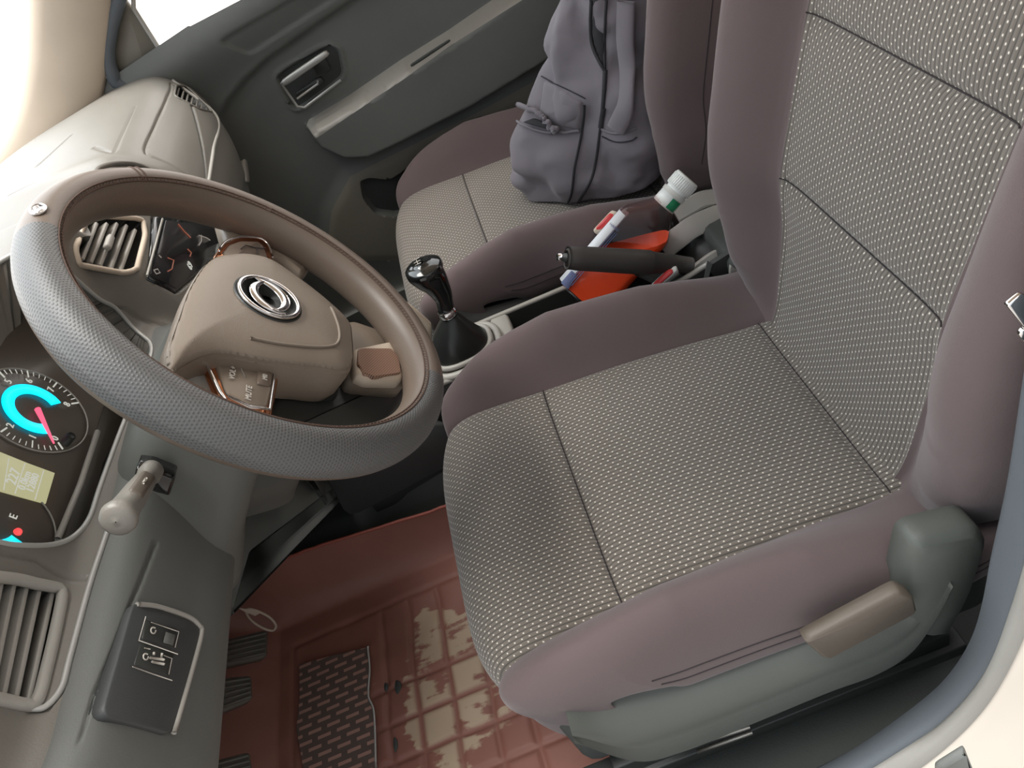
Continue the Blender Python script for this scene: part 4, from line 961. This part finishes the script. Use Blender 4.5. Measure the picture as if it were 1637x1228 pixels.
# worn-through holes
def hole_(px, py, r, a):
    c = at(px, py, z=.0905); MB().add(*slab([(c[0] + r * a * math.cos(t) * (1 + .15 * math.sin(3 * t)), c[1] + r * math.sin(t), .0905) for t in np.linspace(0, 2 * math.pi, 15)[:-1]], (0, 0, 1), .001, .0003)).build('worn_hole', 'dark', mo)
hole_(636, 1098, .0055, 2.0); hole_(617, 1098, .0035, 2.0); hole_(632, 1190, .0035, 3.0)
# slotted heel pad
zp = .0975
hpx = [(478, 1062), (528, 1048), (588, 1034), (591, 1070), (589, 1112), (598, 1140), (601, 1228), (603, 1290), (482, 1290), (484, 1228), (473, 1165), (478, 1115)]
P = np.array([at(*p, z=zp) for p in hpx]); 
bmv, bmf = slab(P, (0, 0, 1), .004, .001)
mesh('heel_pad', bmv, bmf, 'pad', mt, smooth=False, uv=[(q[0], q[1]) for q in bmv])
MB().add(*tube(cr([at(*p, z=zp + .001) for p in ((588, 1034), (591, 1070), (589, 1112), (598, 1140), (601, 1228))], 30), .0016, 6)).build('heel_pad_edge', 'edge', mt)
# fastening loop and torn tab
L0 = [at(*p, x=.19) for p in ((393, 978), (402, 992), (420, 1004), (436, 1008), (441, 1000), (432, 988), (414, 978), (398, 974))]
lt = thing('fastening_loop', L0[0], 'small pale oval loop with a torn tab at the front corner of the red mat', 'loop')
MB().add(*tube(cr(L0, 50, True), .0021, 7, True)).build('loop', 'beige', lt)
MB().add(*slab([at(*p, x=.188) for p in ((380, 972), (398, 974), (416, 980), (408, 985), (396, 981))], np.array(CC) - L0[0], .002, .0005)).build('tab', 'beige', lt)
def pedal(name, px, y, label, armx):
    P = [at(*p, y=y) for p in px]; c = np.mean(P, 0); t = thing(name, c, label, 'pedal', 'foot pedals')
    n_ = np.array([-.12, -.80, .58]); n_ /= np.linalg.norm(n_); P = [p - n_ * ((p - c) @ n_) for p in P]
    pd = MB().add(*slab(roundpoly(P, .14, 4), n_, .012, .002)).build('pedal_pad', 'pedal', t)
    a, b, cc_, dd = P[0], P[1], P[2], P[3]
    for k in np.linspace(.14, .86, 5):
        p0 = a * (1 - k) + dd * k; p1 = b * (1 - k) + cc_ * k; q = (p1 - p0) * .06; MB().add(*tube([p0 + q + n_ * .001, p1 - q + n_ * .001], .0021, 6)).build('rib', 'pedal', pd)
    MB().add(*tube(cr([c - n_ * .012, c - n_ * .03 + np.array([0, .03, .05]), c + np.array([0, .07, .2]), c + np.array([0, .05, .32])], 14), .007, 8)).build('pedal_arm', 'black', t)
pedal('brake_pedal', [(366, 1012), (418, 1020), (418, 1062), (358, 1052)], .92, 'topmost of the three ribbed pedals showing behind the lower dash edge', 0)
pedal('brake_pedal', [(350, 1076), (394, 1090), (396, 1128), (345, 1134)], .92, 'middle one of the three ribbed pedals in the driver footwell', 0)
pedal('brake_pedal', [(335, 1210), (390, 1212), (396, 1260), (330, 1262)], .92, 'lowest of the three ribbed pedals, cut by the bottom of the picture', 0)
bpy.data.objects['brake_pedal'].name = 'accelerator_pedal'; bpy.data.objects['brake_pedal.001'].name = 'brake_pedal'; bpy.data.objects['brake_pedal.002'].name = 'clutch_pedal'

# ------------------------------------------------------------------ centre console between the seats
con = thing('center_console', (.35, .3, .18), 'low grey centre console between the seats with light trim rails', 'centre console')
# body
def cons(y):  # half width, top z, centre x
    hw = np.interp(y, [-.25, .0, .3, .45, .55, .66], [.068, .068, .062, .060, .062, .085]); zt_ = np.interp(y, [-.25, -.05, .02, .10, .20, .40, .50, .60, .70], [.36, .36, .34, .325, .318, .330, .335, .37, .42]); return hw, zt_
v = []; Ys = np.linspace(-.25, .70, 60); prf = [(-1, 0), (-1, .75), (-.985, .93), (-.94, 1), (-.80, 1.0), (-.76, .90), (.76, .90), (.80, 1.0), (.94, 1), (.985, .93), (1, .75), (1, 0)]
for y in Ys:
    hw, zt_ = cons(y)
    fl_ = .90 - .42 * float(sstep(.06, .10, y) * sstep(.375, .365, y))
    for a, b in prf: v.append((.362 + a * hw, y, .15 + (zt_ - .15) * (fl_ if b == .90 else b)))
MB().add(v, grid_faces(60, len(prf))).build('console_body', 'black', con, sharp=50)
for sg in (-1, 1):
    v = []; 
    P = [(.362 + sg * cons(y)[0] * .88, y, cons(y)[1] + .001) for y in np.linspace(.06, .5, 30)]
    MB().add(*tube(P, .0045, 8)).build('console_rail', 'light', con)
# light cross bridge behind the gear lever
brp = [at(*p, z=.272) for p in ((792, 508), (815, 500), (823, 515), (822, 545), (812, 556), (790, 566), (770, 560))]
MB().add(*slab(roundpoly([(.308, .368, .330), (.416, .368, .330), (.416, .400, .332), (.308, .400, .332)], .1, 3), (0, 0, 1), .02, .004)).build('cross_bridge', 'light', con)
# surround of the gear gaiter
GB = np.array([.357, .450, .334])
def ov(hx, hy, z, n=40, e=2.6): return [(GB[0] + hx * np.sign(math.cos(t)) * abs(math.cos(t)) ** (2 / e), GB[1] + hy * np.sign(math.sin(t)) * abs(math.sin(t)) ** (2 / e), z) for t in np.linspace(0, 2 * math.pi, n + 1)[:-1]]
MB().add(*tube(ov(.050, .058, .338), .0065, 10, True)).build('gaiter_ring', 'light', con)
MB().add(*tube(ov(.041, .047, .347), .0045, 10, True)).build('gaiter_ring', 'light', con)
v = [p for h in ((.056, .066, .315), (.054, .063, .334), (.036, .042, .338)) for p in ov(*h[:2], h[2])]
MB().add(v, grid_faces(3, 40, False, True)).build('gaiter_plate', 'light', con)
# front of the console rising to the dash: pale beige side panels
MB().add(*slab(roundpoly([(.262, .70, .42), (.262, .52, .30), (.262, .50, .22), (.262, .74, .20)], .1, 3), (-1, 0, 0), .01, .003)).build('console_cheek', 'panel', con)
MB().add(*slab(roundpoly([at(*p, x=.435) for p in ((640, 478), (668, 500), (690, 520), (690, 560), (660, 560), (630, 520))], .1, 3), (-1, 0, .2), .01, .003)).build('console_cheek', 'beige', con)
# rear part with cup slots and curved light arches
def arch(name, pts, w, th, m, up=(0, 0, 1)):
    P = cr(pts, 30); d_ = np.gradient(P, axis=0); d_ /= np.linalg.norm(d_, axis=1)[:, None]; s_ = np.cross(d_, np.array(up, float)); s_ /= np.linalg.norm(s_, axis=1)[:, None]; n_ = np.cross(s_, d_); v = []
    for p, s1, n1 in zip(P, s_, n_):
        for a, b in ((-1, -1), (-1, .6), (-.8, 1), (.8, 1), (1, .6), (1, -1)): v.append(p + s1 * a * w / 2 + n1 * b * th / 2)
    return MB().add(v, grid_faces(30, 6, False, True) + [(0, 1, 2, 3, 4, 5), tuple(29 * 6 + k for k in range(6))[::-1]]).build(name, m, con, sharp=40)
arch('console_arch', [at(*p, x=.335) for p in ((1100, 448), (1120, 428), (1150, 408), (1190, 396))], .020, .012, 'light', (-1, 0, .6))
arch('console_arch', [at(*p, x=.40) for p in ((1060, 400), (1085, 380), (1110, 362), (1150, 345), (1190, 340))], .034, .012, 'light', (-.8, 0, .8))
v = []
Pq = [at(*p, x=.352) for p in ((1060, 412), (1080, 380), (1105, 345), (1140, 318), (1190, 300))]
arch('cup_tray', [at(*p, x=.43) for p in ((1080, 345), (1105, 330), (1125, 320), (1160, 316))], .028, .016, 'light', (-.7, 0, .8))
MB().add(*rbox((.352, -.08, .30), I3, (.076, .12, .035), .015, 3)).build('armrest_bin', 'dark', con)
MB().add(*slab(roundpoly([at(*p, x=.262) for p in ((1168, 424), (1194, 446), (1196, 470), (1166, 470))], .1, 3), (-1, 0, .1), .006, .001)).build('console_panel', 'light', con)
# ------------------------------------------------------------------ gear lever
gl_ = thing('gear_lever', GB, 'gloss black gear lever with chrome collar rising from a black leather gaiter', 'gear lever')
k0 = at(712, 497, x=.352); ktop = at(678, 424, x=.352); kd = np.array([.345, .43, .425])
ax0 = GB + np.array([0, 0, .01]); col_ = at(716, 500, x=.35)
v = []
for t in np.linspace(0, 1, 20):
    c = (GB + [0, 0, .008]) * (1 - t) + (col_ - [0, 0, .006]) * t + np.array([0, .006 * math.sin(t * math.pi), 0]); hx = .027 * (1 - t ** 1.6) + .0125; hy = .033 * (1 - t ** 1.5) + .0125
    for j in range(40):
        a = 2 * math.pi * j / 40; w_ = 1 + .07 * (1 - t) * math.sin(a * 4 + 3 * t) * math.sin(math.pi * t); e = 2 / 2.5
        v.append((c[0] + hx * w_ * np.sign(math.cos(a)) * abs(math.cos(a)) ** e, c[1] + hy * w_ * np.sign(math.sin(a)) * abs(math.sin(a)) ** e, c[2] + .004 * math.sin(a * 3 + 5 * t) * (1 - t)))
MB().add(v, grid_faces(20, 40, False, True)).build('gaiter', 'boot', gl_)
ka = at(680, 440, x=.352) - col_; kn_ = ka / np.linalg.norm(ka)
MB().add(*lathe(col_ - kn_ * .004, col_ + kn_, [(0, .0135), (.002, .0148), (.010, .0142), (.012, .0125)], 28)).build('chrome_collar', 'chrome', gl_)
# knob: narrow neck growing into a bulb that leans forward
kc = cr([col_ + kn_ * .006, at(707, 472, x=.352), at(695, 452, x=.352), at(683, 438, x=.352), at(677, 428, x=.352), at(673, 420, x=.352)], 26); kr = np.interp(np.linspace(0, 1, 26), [0, .12, .3, .5, .7, .85, .95, 1], [.0125, .0130, .0175, .0240, .0285, .0275, .019, .004])
kb = MB().add(*tube(kc, kr, 30)).build('knob', 'gloss', gl_)
kt = kc[-4] + (kc[-1] - kc[-4]) * .1; 
mb = MB(); tn = np.array([-.35, .05, .93]); tn /= np.linalg.norm(tn); cc0 = kc[18]; 
def onknob(a, b):
    d1 = np.array([a, b, 1.0]); d1 /= np.linalg.norm(d1); return cc0 + d1 * .0290
for L in ([(-.75, .25), (-.75, -.15)], [(-.55, .25), (-.55, -.15)], [(-.35, .25), (-.35, -.15)], [(-.75, .05), (-.35, .05)]): mb.add(*tube([onknob(*p) for p in L], .0006, 4))
mb.build('shift_pattern', 'mark', kb)
# ------------------------------------------------------------------ handbrake
hb = thing('handbrake', at(1100, 425, x=.315), 'dark grey handbrake lever with chrome-tipped release button, in front of the bottle', 'handbrake')
h0, h1 = at(905, 412, x=.318), at(1105, 424, x=.318); hd_ = h1 - h0; hl = np.linalg.norm(hd_)
MB().add(*lathe(h0, h1, [(0, .0105), (.002, .0145), (.006, .0168), (.02, .0175), (.06, .0178), (.10, .0182), (.128, .0185), (.130, .0178), (.132, .0165), (.17, .0140), (hl, .0115)], 30)).build('grip', 'grip', hb)
MB().add(*tube([h0 + hd_ / hl * .1285 + np.cross(hd_ / hl, [0, 0, 1.]) * .0184 * math.cos(t) + np.cross(hd_ / hl, np.cross(hd_ / hl, [0, 0, 1.])) * .0184 * math.sin(t) for t in np.linspace(0, 2 * math.pi, 30)[:-1]], .0006, 5, True)).build('grip_seam', 'light', hb)
MB().add(*lathe(h0 + hd_ / hl * .003, h0 - hd_, [(0, .0062), (.007, .0062), (.0072, .005), (.016, .005), (.017, .0035)], 20)).build('release_button', 'black', hb)
MB().add(*lathe(h0 - hd_ / hl * .008, h0 - hd_, [(0, .0056), (.0045, .0056), (.0055, .004)], 20)).build('button_cap', 'chrome', hb)
MB().add(*lathe(h0 + hd_ / hl * .0015, h0 + hd_, [(0, .0165), (.0015, .0172), (.003, .0165)], 28)).build('end_ring', 'grip', hb)
MB().add(*tube(cr([h0 + hd_ * .55 - np.array([0, 0, .012]), h0 + hd_ * .75 - np.array([-.004, 0, .03]), h1 - np.array([-.01, .0, .05])], 14), [.012 + .008 * t for t in np.linspace(0, 1, 14)], 14)).build('lever_shroud', 'dark', hb)
# ------------------------------------------------------------------ seat belt buckles
def buckle(px, x, label, stalk):
    P = [at(*p, x=x) for p in px]; c = np.mean(P, 0); t = thing('seatbelt_buckle', c, label, 'seat belt buckle', 'seat belt buckles')
    n_ = CC - c; n_ /= np.linalg.norm(n_); n_ = n_ * .6 + np.array([0, .25, .6]) * .4; n_ /= np.linalg.norm(n_); P = [p - n_ * ((p - c) @ n_) for p in P]
    MB().add(*slab(roundpoly(P, .2, 4), n_, .03, .002)).build('buckle_body', 'white' if stalk else 'beige', t)
    ce = np.mean(P, 0); Q = [ce + (p - ce) * .74 for p in P]; MB().add(*slab(roundpoly(Q, .2, 4), n_, .004, .0012, .0022)).build('release_button', 'red', t)
    MB().add(*tube(cr([c - n_ * .028, c - n_ * .05 - np.array([0, 0, .03]), c - n_ * .05 - np.array([0, 0, .09])], 10), .008, 8)).build('stalk', 'black', t)
buckle([(902, 0), (902, 1)], .3, '', 0) if False else None
buckle([(1038, 460), (1040, 452), (1070, 422), (1080, 424), (1084, 434), (1050, 465), (1042, 470)], .30, 'red and white seat belt buckle beside the driver seat under the handbrake', 1)
buckle([(947, 366), (975, 333), (986, 338), (982, 352), (962, 372), (950, 372)], .43, 'red seat belt buckle beside the passenger seat, half behind the bottle', 0)
# ------------------------------------------------------------------ bottle
xb = .392
b0 = at(929, 477, x=xb); b1 = at(1093, 292, x=xb + .01); bd = b1 - b0; bl = np.linalg.norm(bd); bd /= bl
bs_ = np.cross(bd, ray(1000, 380)); bs_ /= np.linalg.norm(bs_)   # sideways, across the picture
bf_ = np.cross(bs_, bd)
if bf_ @ ray(1000, 380) > 0: bf_ = -bf_
bot = thing('bottle', b0, 'clear bottle of orange liquid with white cap and green neck band between the seats', 'bottle')
def sect(d, hs, hf, r, n=6):
    return [b0 + bd * d + bs_ * x + bf_ * y for x, y in rrect(0, 0, hs, hf, min(r, hs * .98, hf * .98), n)]
Lb = bl
def body(k, d0, d1, shrink=0.0):
    out = []
    for d, hs, hf, r in ((.0, .038, .026, .012), (.004, .043, .030, .013), (.02, .045, .0315, .013), (Lb * .42, .045, .0315, .013), (Lb * .60, .045, .0315, .014), (Lb * .66, .043, .030, .016), (Lb * .74, .030, .025, .018), (Lb * .80, .0205, .0195, .0188), (Lb * .84, .0185, .0185, .018), (Lb * .90, .0180, .0180, .0175)):
        out.append(sect(d, hs - shrink, hf - shrink, max(r - shrink, .003)))
    return out
secs_ = body(0, 0, 1); kk = len(secs_[0]); v = [p for s_ in secs_ for p in s_]
MB().add(v, grid_faces(len(secs_), kk, False, True) + [tuple(range(kk))[::-1]]).build('bottle_shell', 'clear', bot)
# the liquid lies level in the tilted bottle
ls = body(0, 0, 1, .0018)[1:7]; v = [p for s_ in ls for p in s_]
bm = bmesh.new(); vs = [bm.verts.new(tuple(p)) for p in v]
for q in grid_faces(len(ls), kk, False, True) + [tuple(range(kk))[::-1], tuple((len(ls) - 1) * kk + i for i in range(kk))]: bm.faces.new([vs[i] for i in q])
lvl = np.array(b0) + bd * Lb * .56 - np.array([0, 0, .012])
res = bmesh.ops.bisect_plane(bm, geom=list(bm.verts) + list(bm.edges) + list(bm.faces), plane_co=Vector(lvl), plane_no=Vector((.22, -.10, .96)), clear_outer=True)
bmesh.ops.holes_fill(bm, edges=[e for e in bm.edges if e.is_boundary]); bm.verts.index_update()
MB().add([tuple(q.co) for q in bm.verts], [[q.index for q in p.verts] for p in bm.faces]).build('liquid', 'liquid', bot, smooth=False); bm.free()
# paper label wrapped around the left flank
def band(d0, d1, a0, a1, off, m, name, par, n=16):
    v = []
    full = rrect(0, 0, .0455 + off, .032 + off, .0135, 8); ang = np.degrees(np.arctan2(full[:, 1], full[:, 0])) % 360; sel = full[(ang >= a0) & (ang <= a1)] if a0 < a1 else full[(ang >= a0) | (ang <= a1)]
    if a0 > a1: sel = np.vstack([full[ang >= a0], full[ang <= a1]])
    for d in (d0, d1): v += [b0 + bd * d + bs_ * x + bf_ * y for x, y in sel]
    for d in (d1, d0): v += [b0 + bd * d + bs_ * (x * .985) + bf_ * (y * .985) for x, y in sel]
    return MB().add(v, grid_faces(4, len(sel), True)).build(name, m, par)
lside = 1 if (b0 + bs_ * .04 - CC) @ CR[0] / ((b0 + bs_ * .04 - CC) @ CR[2]) < (b0 - CC) @ CR[0] / ((b0 - CC) @ CR[2]) else -1
r0, r1 = ((-60) % 360, 67) if lside > 0 else (113, 240)
lab = band(.006, Lb * .62, r0, r1, .0006, 'label', 'label', bot)
lx = lside
def LP(d, s, f=.0330): return b0 + bd * d + bs_ * lx * s + bf_ * f
for s_, nm in ((.0275, 0), (.0305, 1), (.0245, 2)): MB().add(*tube([LP(.012, s_), LP(Lb * .50, s_)], .0006, 5)).build('label_stripe', 'ink', lab)
MB().add(*slab(roundpoly([LP(.004, .024), LP(.004, .040), LP(.030, .040), LP(.030, .029)], .1, 3), bf_, .001, .0003)).build('label_block', 'ink', lab)
text('label_text', 'HAND', LP(Lb * .52, .034, .0335), bs_ * -lx * 1.0, bd, .006, 'ink', lab)
# neck band and cap
MB().add(*lathe(b0 + bd * Lb * .81, b1, [(0, .0192), (Lb * .085, .0188)], 30)).build('neck_label', 'white', bot)
v = []
for d in (Lb * .82, Lb * .89):
    for t in np.linspace(-.55, .35, 10): v.append(b0 + bd * d + (bs_ * -lx * math.sin(t + .75) + bf_ * math.cos(t + .75)) * .0197)
for d in (Lb * .89, Lb * .82):
    for t in np.linspace(-.55, .35, 10): v.append(b0 + bd * d + (bs_ * -lx * math.sin(t + .75) + bf_ * math.cos(t + .75)) * .0180)
MB().add(v, grid_faces(4, 10, True)).build('green_band', 'green', bot)
cp = MB().add(*lathe(b0 + bd * Lb * .895, b1, [(0, .0195), (.006, .0200), (.007, .0170), (.010, .0170), (.011, .0205), (.032, .0200), (.034, .0185), (.034, .002)], 40)).build('cap', 'white', bot)
mb = MB()
for j in range(36):
    a = 2 * math.pi * j / 36; r1_ = (bs_ * math.cos(a) + bf_ * math.sin(a)) * .0203; c_ = b0 + bd * Lb * .895; mb.add(*tube([c_ + bd * .013 + r1_, c_ + bd * .030 + r1_], .0007, 4))
mb.build('cap_ribs', 'white', cp)

# ------------------------------------------------------------------ backpack on the passenger seat
bp = thing('backpack', (.66, .14, .35), 'grey canvas backpack with dark piping and front pocket, leaning on the passenger seat', 'backpack')
# local frame: front panel faces the dash and the driver
bR = np.array([math.cos(math.radians(-128)), math.sin(math.radians(-128)), 0.])   # from the far front edge towards the near rear edge
bF = np.array([-math.sin(math.radians(-128)), math.cos(math.radians(-128)), 0.]); 
if bF[0] > 0: bF = -bF
bO = np.array([.655, .132, .345])
def lean(z): return np.array([.04, -.34, 0]) * z
def BP(a, f, z): return bO + bR * a + bF * f + np.array([0, 0, 1.]) * z + lean(z)
zz = [0, .012, .04, .09, .15, .21, .27, .33, .40, .46, .50]
hw = [.118, .136, .144, .146, .138, .124, .112, .104, .094, .078, .04]
hd2 = [.070, .086, .094, .094, .086, .076, .070, .066, .058, .046, .02]
NB_, NH = 120, 110; v = []
for i in range(NH):
    z = np.interp(i / (NH - 1), np.linspace(0, 1, len(zz)), zz); w_ = np.interp(z, zz, hw); d_ = np.interp(z, zz, hd2)
    for j in range(NB_):
        a = 2 * math.pi * j / NB_; e = 2 / 3.4; ca, sa = math.cos(a), math.sin(a); x = w_ * np.sign(ca) * abs(ca) ** e; x *= (1 if x > 0 else float(np.interp(z, [0, .05, .15, .3, .5], [1, 1.02, .92, .52, .3]))); y = d_ * np.sign(sa) * abs(sa) ** e
        A1, Z1 = np.array(x * 1.0 + 2), np.array(z + 2)
        fold = .0105 * math.sin((x * 30 + z * 42) + 2.2 * float(vnoise(A1, Z1, .06, 2))) * float(sstep(.0, .06, z)) * (1 - .3 * float(sstep(.3, .45, z))) + .009 * float(vnoise(A1, Z1, .045, 5)) + .003 * float(vnoise(A1, Z1, .015, 8))
        k = 1 + fold / max(math.hypot(x, y), .05)
        v.append(BP(x * k, y * k + (.010 * math.sin(math.pi * min(1, max(0, (z + .0) / .2))) if y > 0 else 0), z))
f = grid_faces(NH, NB_, False, True) + [tuple(range(NB_))[::-1], tuple((NH - 1) * NB_ + j for j in range(NB_))]
pk = MB().add(v, f).build('bag_body', 'pack', bp)
bvp = BVHTree.FromPolygons([tuple(p) for p in v], f)
def bh(px, py, lift=.001):
    r = ray(px, py); r /= np.linalg.norm(r); loc, n, i, d = bvp.ray_cast(Vector(CC), Vector(r))
    if loc is None: return None
    n = np.array(n); n = n if n @ r < 0 else -n; return np.array(loc) + n * lift, n
def bline(name, L, r, m, par=pk, n=70, lift=.001):
    P = [bh(*p, lift) for p in cr([(a, b) for a, b in L], n)]; P = np.array([p[0] for p in P if p is not None])
    if len(P) > 3: return MB().add(*tube(P, r, 6)).build(name, m, par)
bline('piping', [(934, 168), (932, 200), (926, 232), (918, 270), (913, 310), (897, 344)], .0022, 'packdark')
bline('piping', [(966, 112), (964, 160), (960, 205), (952, 260), (944, 290), (926, 320), (915, 344)], .0022, 'packdark')
bline('zip', [(968, 112), (966, 150), (962, 204)], .0035, 'packdark')
bline('zip', [(946, 0), (945, 40), (948, 75), (966, 112)], .0030, 'packdark')
bline('zip', [(969, 0), (967, 60), (967, 112)], .0024, 'packdark')
bline('zip_pull', [(966, 172), (963, 190), (961, 204)], .0045, 'packdark')
bline('pocket_hem', [(962, 206), (980, 213), (1000, 211), (1018, 204)], .0024, 'pack')
bline('pocket_hem', [(963, 218), (985, 227), (1008, 225), (1018, 219)], .0012, 'packdark')
bline('seam', [(866, 122), (890, 135), (915, 147), (936, 158)], .0010, 'packdark')
# dark opening strip at the top of the main zip
def bpatch(name, L, m, th=.004, lift=.002, n=1, par=pk, rp=.1):
    P = [bh(*p, lift) for p in L]; P = [p for p in P if p is not None]; 
    if len(P) < 3: return
    nn_ = np.mean([p[1] for p in P], 0); Q = np.array([p[0] for p in P]); return MB().add(*slab(roundpoly(Q, rp, 3), nn_, th, .001)).build(name, m, par)
bpatch('zip_opening', [(947, -10), (967, -10), (966, 60), (965, 105), (952, 78), (947, 50)], 'packdark')
# front pocket: puffed panel with a gaping slit
def puff(name, L, m, h, par=pk, n=16):
    C = [bh(*p, .0) for p in L]; 
    if any(c is None for c in C): print('puff miss', name); C = [c for c in C if c is not None]
    nrm = np.mean([c[1] for c in C], 0); nrm /= np.linalg.norm(nrm); P = roundpoly([c[0] for c in C], .15, 5); c0 = P.mean(0); k = len(P); v = []
    for t in np.linspace(0, 1, n):
        for p in P: 
            q = p * (1 - t) + c0 * t; wv = .003 * float(vnoise(np.array(q[0] * 3 + 5), np.array(q[2] * 3 + 5), .05, 11)); v.append(q + nrm * (h * (1 - (1 - t) ** 2.5) ** .5 + wv * t))
    return MB().add(v, grid_faces(n, k, False, True)).build(name, m, par)
bpatch('pocket_slit', [(818, 176), (826, 172), (860, 190), (893, 205), (880, 207), (845, 198)], 'packdark', .008, .015)
fl = puff('pocket_flap', [(842, 124), (870, 128), (905, 145), (933, 162), (932, 186), (928, 208), (895, 203), (862, 186), (828, 168), (834, 140)], 'pack', .012)
bline('flap_strap', [(828, 160), (845, 172), (868, 184), (888, 196), (895, 205)], .0045, 'pack', lift=.016)
bline('pocket_edge', [(816, 180), (822, 190), (845, 202), (875, 212), (905, 210), (928, 206)], .0022, 'pack', lift=.006)
bline('clasp', [(886, 200), (893, 205), (896, 199)], .0028, 'edge', lift=.016)
# shoulder strap and handle hanging at the side
sp_ = [(1000, 0), (1003, 60), (1004, 120), (1003, 170), (990, 205)]
P = [bh(*p, .012) for p in sp_]; P = [p[0] for p in P if p is not None]
if len(P) > 3: MB().add(*tube(cr(P, 40), .016, 12, flat=.35, up=(-.6, .8, 0))).build('shoulder_strap', 'pack', bp)
